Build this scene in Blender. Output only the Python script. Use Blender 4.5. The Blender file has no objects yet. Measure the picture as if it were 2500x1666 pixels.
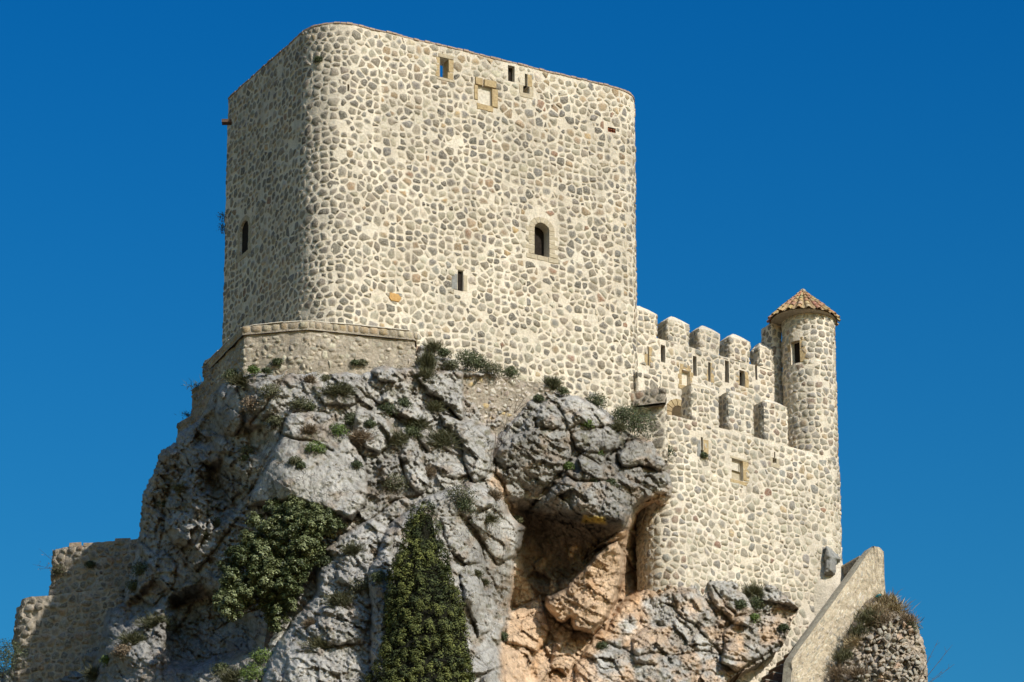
import bpy, math, random
import numpy as np

# ------------------------------------------------------------------ camera, sky, sun, exposure
PITCH = math.radians(23.3)
FPX = 12480.0                      # focal length in pixels of the 2500 px wide photograph
CAMZ = 1.7
Y0 = 239.0                         # distance of the near corner of the keep
scene = bpy.context.scene
COL = scene.collection
cd = bpy.data.cameras.new('camera'); cam = bpy.data.objects.new('camera', cd); COL.objects.link(cam)
cam.location = (0, 0, CAMZ); cam.rotation_euler = (math.pi/2 + PITCH, 0, 0)
cd.sensor_width = 36.0; cd.lens = FPX/2500*36.0; cd.clip_start = 0.5; cd.clip_end = 9000
scene.camera = cam

SUN_AZ = math.radians(42.0)        # from straight behind the camera towards the right
SUN_EL = math.radians(36.0)
sdir = np.array([math.sin(SUN_AZ)*math.cos(SUN_EL), -math.cos(SUN_AZ)*math.cos(SUN_EL), math.sin(SUN_EL)])
w = bpy.data.worlds.new('World'); scene.world = w; w.use_nodes = True
nt = w.node_tree
for n in list(nt.nodes): nt.nodes.remove(n)
sky = nt.nodes.new('ShaderNodeTexSky'); sky.sky_type = 'NISHITA'; sky.sun_disc = False
sky.sun_elevation = SUN_EL; sky.sun_rotation = math.atan2(sdir[0], sdir[1])
sky.altitude = 600; sky.air_density = 2.2; sky.dust_density = 1.0; sky.ozone_density = 3.5
hs = nt.nodes.new('ShaderNodeHueSaturation'); hs.inputs['Saturation'].default_value = 1.72; hs.inputs['Value'].default_value = 0.75
bg = nt.nodes.new('ShaderNodeBackground'); bg.inputs['Strength'].default_value = 0.053
wo = nt.nodes.new('ShaderNodeOutputWorld')
gn = nt.nodes.new('ShaderNodeGamma'); gn.inputs[1].default_value = 1.75
nt.links.new(sky.outputs[0], hs.inputs['Color']); nt.links.new(hs.outputs[0], gn.inputs[0]); nt.links.new(gn.outputs[0], bg.inputs[0]); nt.links.new(bg.outputs[0], wo.inputs[0])
sl = bpy.data.lights.new('sun', 'SUN'); sl.energy = 5.0; sl.angle = math.radians(0.53); sl.color = (1.0, 0.955, 0.89)
so = bpy.data.objects.new('sun', sl); COL.objects.link(so)
from mathutils import Vector
so.rotation_euler = Vector(sdir).to_track_quat('Z', 'Y').to_euler(); so.location = (60, 100, 200)
scene.view_settings.view_transform = 'Standard'; scene.view_settings.look = 'None'
scene.view_settings.exposure = 0.0; scene.view_settings.gamma = 1.0
scene.view_settings.use_curve_mapping = False

# ------------------------------------------------------------------ geometry helpers
CE, SE = math.cos(PITCH), math.sin(PITCH)
def P(px, py, yo):
    """a point seen at photograph pixel (px,py) that stands yo metres behind the keep's near corner"""
    px = np.asarray(px, float); py = np.asarray(py, float); yo = np.asarray(yo, float)
    r = (px-1250.0); u = (833.0-py)
    dy = CE*FPX - SE*u; dz = SE*FPX + CE*u
    Y = Y0+yo
    return np.stack([r/dy*Y, Y+0*r, CAMZ+dz/dy*Y], -1)
def PX(v):
    v = np.asarray(v, float); z = v[..., 2]-CAMZ
    d = v[..., 1]*CE+z*SE; u = -v[..., 1]*SE+z*CE
    return 1250+v[..., 0]/d*FPX, 833-u/d*FPX
def XY(px, yo, py=900): return tuple(P(px, py, yo)[:2])
def Z(py, yo, px=1250): return float(P(px, py, yo)[2])

def hsh(ix, iy, seed):
    ix = ix.astype(np.int64); iy = iy.astype(np.int64)
    h = (ix*374761393+iy*668265263+seed*1442695041) & 0xffffffff
    h = ((h ^ (h >> 13))*1274126177) & 0xffffffff
    h = ((h ^ (h >> 15))*2246822519) & 0xffffffff
    h = h ^ (h >> 16)
    return (h & 0xffffff)/float(0x1000000)
def vn(x, y, seed=0):
    x = np.asarray(x, float); y = np.asarray(y, float)
    ix = np.floor(x); iy = np.floor(y); fx = x-ix; fy = y-iy
    fx = fx*fx*fx*(fx*(fx*6-15)+10); fy = fy*fy*fy*(fy*(fy*6-15)+10)
    a = hsh(ix, iy, seed); b = hsh(ix+1, iy, seed); c = hsh(ix, iy+1, seed); d = hsh(ix+1, iy+1, seed)
    return (a+(b-a)*fx)*(1-fy)+(c+(d-c)*fx)*fy
def fbm(x, y, seed=0, o=4, g=.5):
    s = 0; a = 1; t = 0
    for i in range(o):
        ca, sa = math.cos(.6*i+.3), math.sin(.6*i+.3)
        s = s+a*(vn((x*ca-y*sa)*2**i, (x*sa+y*ca)*2**i, seed+i*17)*2-1); t += a; a *= g
    return s/t
def ridged(x, y, seed=0, o=4, g=.5):
    s = 0; a = 1; t = 0
    for i in range(o):
        ca, sa = math.cos(.7*i), math.sin(.7*i)
        s = s+a*(1-np.abs(vn((x*ca-y*sa)*2**i, (x*sa+y*ca)*2**i, seed+i*31)*2-1)); t += a; a *= g
    return s/t
def voro(x, y, seed=0, jit=.9):
    ix = np.floor(x); iy = np.floor(y)
    f1 = np.full(x.shape, 9.); f2 = np.full(x.shape, 9.)
    cx = np.zeros(x.shape); cy = np.zeros(x.shape); kx = np.zeros(x.shape); ky = np.zeros(x.shape)
    for dx in (-1, 0, 1):
        for dy in (-1, 0, 1):
            gx = ix+dx; gy = iy+dy
            sx = gx+.5+(hsh(gx, gy, seed)-.5)*jit; sy = gy+.5+(hsh(gx, gy, seed+7)-.5)*jit
            d = np.hypot(x-sx, y-sy)
            near = d < f1
            f2 = np.where(near, f1, np.minimum(f2, d))
            f1 = np.where(near, d, f1)
            cx = np.where(near, sx, cx); cy = np.where(near, sy, cy); kx = np.where(near, gx, kx); ky = np.where(near, gy, ky)
    return f1, f2, cx, cy, kx, ky
def sstep(a, b, x):
    t = np.clip((x-a)/(b-a), 0, 1); return t*t*(3-2*t)

WLOC = {}
def thing(name, label=None, cat=None, loc=(0, 0, 0), group=None, kind=None):
    o = bpy.data.objects.new(name, None); COL.objects.link(o); o.location = loc; o.empty_display_size = .3
    WLOC[o.name] = np.array(loc, float); tag(o, label, cat, group, kind); return o
def tag(o, label=None, cat=None, group=None, kind=None):
    if label: o['label'] = label
    if cat: o['category'] = cat
    if group: o['group'] = group
    if kind: o['kind'] = kind
    return o
def mesh(name, V, F, mat, parent=None, col=None, smooth=False, matidx=None):
    """F: list of faces or an (n,k) array; links ONE mesh object with its origin at its base"""
    V = np.asarray(V, float).reshape(-1, 3)
    lo = V.min(0); hi = V.max(0); org = np.array([(lo[0]+hi[0])/2, (lo[1]+hi[1])/2, lo[2]])
    me = bpy.data.meshes.new(name)
    V2 = V-org
    if isinstance(F, np.ndarray) and F.ndim == 2:
        n, k = F.shape
        me.vertices.add(len(V2)); me.vertices.foreach_set('co', V2.astype(np.float32).ravel())
        me.loops.add(n*k); me.loops.foreach_set('vertex_index', F.astype(np.int32).ravel())
        me.polygons.add(n); me.polygons.foreach_set('loop_start', (np.arange(n)*k).astype(np.int32))
        me.polygons.foreach_set('loop_total', np.full(n, k, np.int32))
        me.update(calc_edges=True)
    else:
        me.from_pydata(V2.tolist(), [], [list(map(int, f)) for f in F])
    if smooth: me.polygons.foreach_set('use_smooth', np.ones(len(me.polygons), bool))
    mats = mat if isinstance(mat, (list, tuple)) else [mat]
    for m in mats: me.materials.append(m)
    if matidx is not None: me.polygons.foreach_set('material_index', np.asarray(matidx, np.int32))
    if col is not None:
        a = me.color_attributes.new('Col', 'FLOAT_COLOR', 'POINT')
        a.data.foreach_set('color', np.asarray(col, np.float32).ravel())
    o = bpy.data.objects.new(name, me); COL.objects.link(o)
    if parent is not None:
        o.parent = parent; o.location = org-WLOC[parent.name]
    else: o.location = org
    WLOC[o.name] = org
    return o

# ------------------------------------------------------------------ materials
def newmat(name):
    m = bpy.data.materials.new(name); m.use_nodes = True; t = m.node_tree
    b = t.nodes['Principled BSDF']; b.inputs['Roughness'].default_value = .92
    b.inputs['Specular IOR Level'].default_value = .15
    return m, t, b
def N(t, ty, **kw):
    n = t.nodes.new(ty)
    for k, v in kw.items():
        if k in n.inputs: n.inputs[k].default_value = v
        else: setattr(n, k, v)
    return n
def noise(t, pos, scale, detail=5, rough=.6, dist=0.):
    n = N(t, 'ShaderNodeTexNoise'); n.inputs['Scale'].default_value = scale; n.inputs['Detail'].default_value = detail
    n.inputs['Roughness'].default_value = rough; n.inputs['Distortion'].default_value = dist
    t.links.new(pos, n.inputs['Vector']); return n.outputs[0]
def ramp(t, src, stops):
    r = N(t, 'ShaderNodeValToRGB'); e = r.color_ramp.elements
    while len(e) < len(stops): e.new(.5)
    for el, (p, c) in zip(e, stops):
        el.position = p; el.color = (c, c, c, 1) if not isinstance(c, tuple) else (*c, 1)
    t.links.new(src, r.inputs[0]); return r.outputs[0]
def mix(t, fac, a, b, mode='MIX'):
    n = N(t, 'ShaderNodeMix', data_type='RGBA', blend_type=mode)
    for i, v in ((0, fac), (6, a), (7, b)):
        if isinstance(v, (int, float)): n.inputs[i].default_value = v
        elif isinstance(v, tuple): n.inputs[i].default_value = (*v, 1)
        else: t.links.new(v, n.inputs[i])
    return n.outputs[2]
def mth(t, op, a, b=None, c=None):
    n = N(t, 'ShaderNodeMath', operation=op)
    for i, v in enumerate((a, b, c)):
        if v is None: continue
        if isinstance(v, (int, float)): n.inputs[i].default_value = v
        else: t.links.new(v, n.inputs[i])
    return n.outputs[0]
def bump(t, b, h, strength=.5, dist=.03):
    n = N(t, 'ShaderNodeBump'); n.inputs['Strength'].default_value = strength; n.inputs['Distance'].default_value = dist
    t.links.new(h, n.inputs['Height']); t.links.new(n.outputs[0], b.inputs['Normal'])

def mortar_color(t, pos, base, dark, light):
    a = ramp(t, noise(t, pos, .45, 6, .6), [(.35, 0.), (.65, 1.)])
    b = ramp(t, noise(t, pos, 9., 6, .7), [(.36, 0.), (.52, 1.)])
    c = mix(t, a, base, light)
    c = mix(t, mth(t, 'MULTIPLY', mth(t, 'SUBTRACT', 1., b), .55), c, dark)
    d = ramp(t, noise(t, pos, 28., 4, .7), [(.30, 0.), (.40, 1.)])
    c = mix(t, mth(t, 'MULTIPLY', mth(t, 'SUBTRACT', 1., d), .6), c, dark)
    mp = N(t, 'ShaderNodeMapping'); mp.inputs['Scale'].default_value = (1, 1, .16); t.links.new(pos, mp.inputs[0])
    st = ramp(t, noise(t, mp.outputs[0], 1.3, 5, .65), [(.36, .82), (.56, 1.02)])
    pt = ramp(t, noise(t, pos, .16, 4, .6), [(.38, .88), (.62, 1.05)])
    c = mix(t, 1., c, st, 'MULTIPLY'); c = mix(t, 1., c, pt, 'MULTIPLY')
    return c
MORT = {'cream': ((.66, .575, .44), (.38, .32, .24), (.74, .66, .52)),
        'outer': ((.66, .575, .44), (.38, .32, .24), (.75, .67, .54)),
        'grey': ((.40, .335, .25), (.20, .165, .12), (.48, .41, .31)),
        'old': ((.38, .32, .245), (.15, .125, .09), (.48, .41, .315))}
def mat_mortar(kind):
    m, t, b = newmat('mortar_'+kind); bd = .07 if kind in ('cream', 'outer') else .15; g = N(t, 'ShaderNodeNewGeometry').outputs['Position']
    c = mortar_color(t, g, *MORT[kind]); t.links.new(c, b.inputs['Base Color'])
    h = mth(t, 'ADD', noise(t, g, 7., 6, .7), mth(t, 'MULTIPLY', noise(t, g, 30., 4, .7), .35))
    bump(t, b, h, .9, bd); return m
def mat_stone(kind):
    """colour of each stone in Col, mortar smeared over its edge where Col's alpha falls"""
    m, t, b = newmat('stone_'+kind); g = N(t, 'ShaderNodeNewGeometry').outputs['Position']
    at = N(t, 'ShaderNodeAttribute', attribute_name='Col')
    v = ramp(t, noise(t, g, 6., 5, .7), [(.3, .55), (.7, 1.45)])
    s = mix(t, 1., at.outputs['Color'], v, 'MULTIPLY')
    pale = ramp(t, noise(t, g, 9., 6, .85), [(.46, 0.), (.66, .85)])
    s = mix(t, pale, s, (.46, .41, .32))
    mo = mortar_color(t, g, *MORT[kind])
    e = mth(t, 'ADD', at.outputs['Alpha'], mth(t, 'MULTIPLY', mth(t, 'SUBTRACT', noise(t, g, 9., 5, .7), .5), 1.9))
    f = ramp(t, e, [(.26, 0.), (.62, 1.)])
    t.links.new(mix(t, f, mo, s), b.inputs['Base Color'])
    h = mth(t, 'ADD', noise(t, g, 9., 6, .7), mth(t, 'MULTIPLY', noise(t, g, 34., 4, .7), .4))
    bump(t, b, h, .8, .06); return m
MM = {k: mat_mortar(k) for k in MORT}; MS = {k: mat_stone(k) for k in MORT}
def mat_plain(name, col, dark, scale=8., bs=.05, bstr=.6, rough=.92):
    m, t, b = newmat(name); g = N(t, 'ShaderNodeNewGeometry').outputs['Position']
    c = mix(t, ramp(t, noise(t, g, scale, 6, .7), [(.34, 0.), (.62, 1.)]), dark, col)
    t.links.new(c, b.inputs['Base Color']); b.inputs['Roughness'].default_value = rough
    bump(t, b, noise(t, g, scale*2.2, 6, .7), bstr, bs); return m
M_ASH = mat_plain('sandstone', (.46, .35, .19), (.27, .19, .10), 7.)
M_ASHL = mat_plain('pale_sandstone', (.47, .40, .28), (.34, .28, .19), 7.)
M_DARK = mat_plain('timber_and_shade', (.03, .022, .016), (.012, .009, .007))  # shutter timber; also near-black backs that paint the darkness inside openings
M_BRICK = mat_plain('brown_brick', (.17, .10, .065), (.06, .04, .03), 9.)
M_GROUND = mat_plain('dry_ground', (.20, .165, .11), (.11, .10, .06), .3)
M_WHITE = mat_plain('pale_plaster', (.62, .56, .45), (.42, .37, .29), 6.)
def mat_rock():
    m, t, b = newmat('limestone'); g = N(t, 'ShaderNodeNewGeometry').outputs['Position']
    mp = N(t, 'ShaderNodeMapping'); mp.inputs['Scale'].default_value = (1, 1, .55); t.links.new(g, mp.inputs[0]); q = mp.outputs[0]
    at = N(t, 'ShaderNodeAttribute', attribute_name='Col')
    v = ramp(t, noise(t, q, 1.1, 8, .68, .4), [(.28, .66), (.5, .96), (.72, 1.18)])
    c = mix(t, 1., at.outputs['Color'], v, 'MULTIPLY')
    v2 = ramp(t, noise(t, q, 6.5, 8, .75, .4), [(.33, .60), (.5, 1.0), (.66, 1.25)])
    c = mix(t, .85, c, v2, 'MULTIPLY')
    cr = N(t, 'ShaderNodeTexVoronoi', feature='DISTANCE_TO_EDGE'); cr.inputs['Scale'].default_value = 1.5
    wv = N(t, 'ShaderNodeVectorMath', operation='ADD'); nz = N(t, 'ShaderNodeTexNoise'); nz.inputs['Scale'].default_value = 1.6; nz.inputs['Detail'].default_value = 6
    t.links.new(g, nz.inputs[0]); t.links.new(g, wv.inputs[0]); t.links.new(nz.outputs[1], wv.inputs[1]); t.links.new(wv.outputs[0], cr.inputs[0])
    k = ramp(t, cr.outputs[0], [(.0, 0.), (.045, 1.)])
    mk = ramp(t, noise(t, g, .8, 3), [(.45, 0.), (.6, 1.)])
    kk = mth(t, 'MAXIMUM', k, mk)
    c = mix(t, kk, mix(t, .55, c, (.05, .04, .035)), c)
    t.links.new(c, b.inputs['Base Color'])
    h = mth(t, 'ADD', mth(t, 'MULTIPLY', noise(t, q, 2.6, 10, .66, .3), 1.6), mth(t, 'MULTIPLY', noise(t, g, 16., 6, .75), .4))
    h = mth(t, 'ADD', h, mth(t, 'MULTIPLY', kk, .35))
    bump(t, b, h, 1.0, .10); return m
M_ROCK = mat_rock()
def mat_leaf(name, c1, c2, rough=.55, trans=.15):
    m, t, b = newmat(name)
    at = N(t, 'ShaderNodeAttribute', attribute_name='Col')
    sp = N(t, 'ShaderNodeSeparateColor'); t.links.new(at.outputs[0], sp.inputs[0])
    c = mix(t, sp.outputs[0], c1, c2); c = mix(t, 1., c, mix(t, sp.outputs[1], (.7, .7, .7), (1.25, 1.25, 1.25)), 'MULTIPLY')
    t.links.new(c, b.inputs['Base Color']); b.inputs['Roughness'].default_value = rough
    b.inputs['Specular IOR Level'].default_value = .35
    return m

# ------------------------------------------------------------------ masonry
class Loop:
    """closed plan outline, counter-clockwise, with rounded corners; s runs along it from the back"""
    def __init__(self, pts, radii, flare=None):
        pts = [np.array(p, float) for p in pts]; n = len(pts)
        if isinstance(radii, (int, float)): radii = [radii]*n
        X = [(pts[-1]+pts[0])/2]; NN = []
        d = pts[0]-X[0]; d /= np.linalg.norm(d); NN.append(np.array([d[1], -d[0]]))
        for i in range(n):
            p = pts[i]; a = pts[i-1]; c = pts[(i+1) % n]; r = max(radii[i], .04)
            d1 = (p-a)/np.linalg.norm(p-a); d2 = (c-p)/np.linalg.norm(c-p)
            ang = math.atan2(d1[0]*d2[1]-d1[1]*d2[0], d1@d2)
            tl = r*math.tan(abs(ang)/2); p1 = p-d1*tl
            sg = 1 if ang > 0 else -1
            cen = p1+np.array([-d1[1], d1[0]])*r*sg
            k = max(3, int(abs(ang)*max(r, .3)/.18)+2) if r > .3 else 3
            for j in range(k+1):
                a_ = ang*j/k; cs, sn = math.cos(a_), math.sin(a_)
                nn = np.array([d1[1], -d1[0]]); nn = np.array([nn[0]*cs-nn[1]*sn, nn[0]*sn+nn[1]*cs])
                X.append(cen+nn*r*sg); NN.append(nn)
        X.append(X[0]); NN.append(NN[0])
        self.X = np.array(X); self.N = np.array(NN)
        self.S = np.concatenate([[0], np.cumsum(np.linalg.norm(np.diff(self.X, axis=0), axis=1))])
        self.L = self.S[-1]; self.flare = flare
    def at(self, s):
        s = np.mod(s, self.L)
        x = np.stack([np.interp(s, self.S, self.X[:, i]) for i in (0, 1)], -1)
        n = np.stack([np.interp(s, self.S, self.N[:, i]) for i in (0, 1)], -1)
        n /= np.linalg.norm(n, axis=-1, keepdims=True); return x, n
    def map(self, s, t, off):
        s = np.asarray(s, float); t = np.asarray(t, float)
        x, n = self.at(s); o = np.asarray(off, float)+self.disp(s, t)
        return np.stack([x[..., 0]+n[..., 0]*o, x[..., 1]+n[..., 1]*o, t+0*s], -1)
    amp = .03
    def disp(self, s, t):
        d = self.amp*(fbm(s*.9+3, t*.9, 5, 3)+.9*fbm(s*2.9, t*3.3, 9, 3))
        if self.flare is not None: d = d+self.flare(s, t)
        return d
    def hit(self, px, py):
        r = px-1250.0; u = 833.0-py; dy = CE*FPX-SE*u; dz = SE*FPX+CE*u; k = r/dy; best = None
        for i in range(len(self.X)-1):
            a, b = self.X[i], self.X[i+1]; fa = a[0]-k*a[1]; fb = b[0]-k*b[1]
            if fa*fb <= 0 and fa != fb:
                t = fa/(fa-fb); q = a+(b-a)*t; nn = self.N[i]+self.N[i+1]
                if nn[0]*k+nn[1] < 0.001 and (best is None or q[1] < best[1]): best = (self.S[i]+t*(self.S[i+1]-self.S[i]), q[1])
        if best is None: return None
        return best[0], CAMZ+dz/dy*best[1]
    def vis(self):
        """s range whose outside faces the camera"""
        s = np.linspace(0, self.L, 600); x, n = self.at(s)
        v = (n[:, 0]*x[:, 0]+n[:, 1]*x[:, 1])/np.linalg.norm(x, axis=1) < .05
        i = np.where(v)[0]; return s[i[0]], s[i[-1]]

def lines(a, b, step, extra):
    l = list(np.linspace(a, b, max(2, int(round((b-a)/step))+1)))+[e for e in extra if a < e < b]
    l = sorted(l); ex = sorted(set(extra)); out = [l[0]]
    for v in l[1:]:
        if v-out[-1] < step*.3:
            if v in ex: 
                if out[-1] not in ex and len(out) > 1: out[-1] = v
                else: out.append(v)
        else: out.append(v)
    if out[-1] < b-1e-6: out.append(b)
    return out

def opening(lp, px0, px1, py0, py1, depth=1.6, arch=0., through=False, pym=None):
    """hole from photograph pixels (left,right,top,bottom) on the face of lp"""
    s0, z0 = lp.hit(px0, (py0+py1)/2); s1, z1 = lp.hit(px1, (py0+py1)/2)
    sm = (px0+px1)/2; _, zt = lp.hit(sm, py0); _, zb = lp.hit(sm, py1)
    return dict(s0=s0, s1=s1, t0=zb, t1=zt, depth=depth, arch=arch, through=through)

def shell(name, lp, z0, z1, ops, mat, parent, step=.16, inner=None, cap=True, capdip=None):
    """outside skin of a wall with real openings and their reveals; inner=(thickness, floor z) hollows the top"""
    v0, v1 = lp.vis()
    v0 = max(0, v0-.5); v1 = min(lp.L, v1+.5)
    ex = [o['s0'] for o in ops]+[o['s1'] for o in ops]
    S = lines(0, v0, 1.2, []) + lines(v0, v1, step, ex)[1:] + lines(v1, lp.L, 1.2, [])[1:]
    ext = [o['t0'] for o in ops]+[o['t1'] for o in ops]
    if inner: ext.append(inner[1])
    T = lines(z0, z1, step, ext)
    S = np.array(S[:-1]); T = np.array(T); nS, nT = len(S), len(T)
    ss, tt = np.meshgrid(S, T, indexing='ij'); V = lp.map(ss, tt, 0).reshape(-1, 3)
    V = [V]; F = []; MI = []
    top = (fbm(S*1.3, S*0, 77, 3)*.05)
    V[0].reshape(nS, nT, 3)[:, -1, 2] += top
    def inside(sm, tm): return any(o['s0'] < sm < o['s1'] and o['t0'] < tm < o['t1'] for o in ops)
    def tins(sm, tm): return any(o['through'] and o['s0'] < sm < o['s1'] and o['t0'] < tm < o['t1'] for o in ops)
    Sn = np.append(S[1:], lp.L)
    for i in range(nS):
        j = (i+1) % nS
        for k in range(nT-1):
            if not inside((S[i]+Sn[i])/2, (T[k]+T[k+1])/2):
                F.append((i*nT+k, j*nT+k, j*nT+k+1, i*nT+k+1))
    base = nS*nT
    if inner:
        th, zf = inner; kT = [k for k in range(nT) if T[k] >= zf-1e-6]; m = len(kT)
        V2 = lp.map(ss[:, kT], tt[:, kT], -th); V2[:, -1, 2] += top; V.append(V2.reshape(-1, 3))
        for i in range(nS):
            j = (i+1) % nS
            for k in range(m-1):
                if not tins((S[i]+Sn[i])/2, (T[kT[k]]+T[kT[k+1]])/2):
                    F.append((base+i*m+k, base+i*m+k+1, base+j*m+k+1, base+j*m+k))
            F.append((i*nT+nT-1, j*nT+nT-1, base+j*m+m-1, base+i*m+m-1))
        F.append([base+i*m for i in range(nS)]); base += nS*m
    elif cap:
        F.append([i*nT+nT-1 for i in range(nS)])
    for o in ops:
        dd = o['depth'] if not (o['through'] and inner) else inner[0]
        q = [(o['s0'], o['t0']), (o['s1'], o['t0']), (o['s1'], o['t1']), (o['s0'], o['t1'])]
        # keep the outer rim on the skin's own lines
        A = lp.map([a for a, b in q], [b for a, b in q], 0); B = lp.map([a for a, b in q], [b for a, b in q], -dd)
        V.append(A); V.append(B)
        for i in range(4):
            j = (i+1) % 4; F.append((base+i, base+4+i, base+4+j, base+j))
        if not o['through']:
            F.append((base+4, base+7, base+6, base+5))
            if o.get('dark', dd > .45): MI.append(len(F)-1)  # back plate gets the near-black colour, standing in for interior shade
        base += 8
        if o['arch'] > 0:
            w_ = o['s1']-o['s0']; sc = (o['s0']+o['s1'])/2; ts = o['t1']-o['arch']; n = 8
            pts = [(sc-w_/2*math.cos(math.pi*i/n), ts+o['arch']*math.sin(math.pi*i/n)) for i in range(n+1)]
            for dep in (-.02, -dd+.02):
                V.append(lp.map([a for a, b in pts], [b-.004 for a, b in pts], dep)); V.append(lp.map([a for a, b in pts], [o['t1']+.02]*(n+1), dep))
            for i in range(n):
                F.append((base+i, base+i+1, base+n+1+i+1, base+n+1+i))
                F.append((base+i, base+2*(n+1)+i, base+2*(n+1)+i+1, base+i+1))
            base += 4*(n+1)
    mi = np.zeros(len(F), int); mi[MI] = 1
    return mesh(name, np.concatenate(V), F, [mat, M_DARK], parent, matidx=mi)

PAL = {
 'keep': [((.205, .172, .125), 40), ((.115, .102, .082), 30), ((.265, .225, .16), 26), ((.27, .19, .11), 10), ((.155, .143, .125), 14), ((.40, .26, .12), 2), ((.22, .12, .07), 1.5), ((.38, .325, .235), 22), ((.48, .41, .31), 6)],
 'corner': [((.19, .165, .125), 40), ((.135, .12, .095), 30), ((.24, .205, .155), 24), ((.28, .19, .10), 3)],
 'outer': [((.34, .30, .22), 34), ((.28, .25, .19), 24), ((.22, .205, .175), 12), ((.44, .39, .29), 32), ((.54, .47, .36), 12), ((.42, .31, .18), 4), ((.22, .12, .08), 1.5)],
 'turret': [((.28, .25, .195), 34), ((.20, .19, .17), 22), ((.35, .31, .235), 22), ((.23, .165, .12), 7), ((.38, .29, .18), 4)],
 'ashtop': [((.34, .24, .13), 30), ((.26, .20, .13), 20), ((.40, .33, .22), 30)],
 'butt': [((.44, .38, .28), 40), ((.34, .29, .21), 30), ((.52, .46, .35), 20), ((.27, .24, .19), 14)],
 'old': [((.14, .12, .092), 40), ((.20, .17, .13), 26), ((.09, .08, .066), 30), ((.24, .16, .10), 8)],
 'rubble': [((.28, .25, .20), 34), ((.38, .34, .27), 30), ((.20, .18, .15), 22), ((.36, .24, .16), 12)],
 'white': [((.55, .50, .43), 30), ((.40, .35, .28), 30), ((.26, .20, .16), 25), ((.46, .33, .15), 6)],
}
def pick(rng, pal):
    p = PAL[pal]; t = rng.random()*sum(w for c, w in p)
    for c, w in p:
        t -= w
        if t <= 0: break
    k = rng.uniform(.8, 1.22); return tuple(min(.7, x*k*rng.uniform(.97, 1.03)) for x in c)

def cells(s0, s1, t0, t1, ps, pt, rng, joint=(.035, .08), keepout=None, drop=.04, jit=.25, poly=None):
    """irregular rubble stones: power-diagram cells with open joints"""
    ns = max(1, int(round((s1-s0)/ps))); n_t = max(1, int(round((t1-t0)/pt))); ps = (s1-s0)/ns; pt = (t1-t0)/n_t
    seeds = {}
    ph = rng.uniform(0, 9)
    rowdev = lambda s: .35*math.sin(s*.55+ph)+.18*math.sin(s*1.7+ph*2)
    for j in range(-1, n_t+1):
        rs = rng.uniform(0, 1)
        for i in range(-1, ns+1):
            if rng.random() < .06 and 0 < i < ns-1: continue
            s = s0+(i+.25+.5*rs+rng.uniform(-jit, jit))*ps; t = t0+(j+.5+rng.uniform(-jit, jit)*.7)*pt+rowdev(s)*pt
            seeds[(i, j)] = (s, t, rng.uniform(-.22, .20)*ps*ps)
            if rng.random() < .17: seeds[(i+.5, j)] = (s+rng.uniform(.35, .65)*ps, t+rng.uniform(-.4, .4)*pt, -.10*ps*ps)
    grid = {}
    for k, v in seeds.items(): grid.setdefault((math.floor(k[0]), k[1]), []).append(v)
    out = []
    for (gi, gj), lst in grid.items():
        near = [v for a in range(-3, 4) for b in range(-2, 3) for v in grid.get((gi+a, gj+b), ())]
        for (s, t, wt) in lst:
            if not (s0 < s < s1 and t0 < t < t1) or rng.random() < drop: continue
            if keepout and keepout(s, t): continue
            if poly and not poly(s, t): continue
            jn = rng.uniform(*joint)
            pg = [(max(s0, s-1.3*ps), max(t0, t-1.2*pt)), (min(s1, s+1.3*ps), max(t0, t-1.2*pt)), (min(s1, s+1.3*ps), min(t1, t+1.2*pt)), (max(s0, s-1.3*ps), min(t1, t+1.2*pt))]
            for (a, b, w2) in near:
                dx, dy = a-s, b-t; d2 = dx*dx+dy*dy
                if d2 < 1e-9 or d2 > 9*ps*ps: continue
                d = math.sqrt(d2); lim = (d2+wt-w2)/(2*d)-jn/2
                nx, ny = dx/d, dy/d; q = []
                for m in range(len(pg)):
                    p1, p2 = pg[m-1], pg[m]
                    e1 = (p1[0]-s)*nx+(p1[1]-t)*ny-lim; e2 = (p2[0]-s)*nx+(p2[1]-t)*ny-lim
                    if (e1 < 0) != (e2 < 0):
                        f = e1/(e1-e2); q.append((p1[0]+(p2[0]-p1[0])*f, p1[1]+(p2[1]-p1[1])*f))
                    if e2 < 0: q.append(p2)
                pg = q
                if len(pg) < 3: break
            if len(pg) < 3: continue
            ar = .5*sum(pg[m-1][0]*pg[m][1]-pg[m][0]*pg[m-1][1] for m in range(len(pg)))
            if ar < .13*ps*pt: continue
            cgx = sum(p[0] for p in pg)/len(pg); cgy = sum(p[1] for p in pg)/len(pg)
            sxx = sum((p[0]-cgx)**2 for p in pg); syy = sum((p[1]-cgy)**2 for p in pg); sxy = sum((p[0]-cgx)*(p[1]-cgy) for p in pg)
            dd_ = math.sqrt(max(0, (sxx-syy)**2/4+sxy*sxy)); l1 = (sxx+syy)/2+dd_; l2 = (sxx+syy)/2-dd_
            if l2 <= 0 or l1/l2 > 6.5: continue
            # drop tiny edges, round the corners
            mn = .10*ps; pg = [p for m, p in enumerate(pg) if math.hypot(p[0]-pg[m-1][0], p[1]-pg[m-1][1]) > mn]
            if len(pg) < 3: continue
            r1 = rng.uniform(.09, .22); q = []
            for m in range(len(pg)):
                a, b = pg[m-1], pg[m]
                for f in (r1, 1-r1):
                    q.append((a[0]+(b[0]-a[0])*f+rng.uniform(-.055, .055)*ps, a[1]+(b[1]-a[1])*f+rng.uniform(-.055, .055)*pt))
            out.append(q[:14])
    return out

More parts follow.
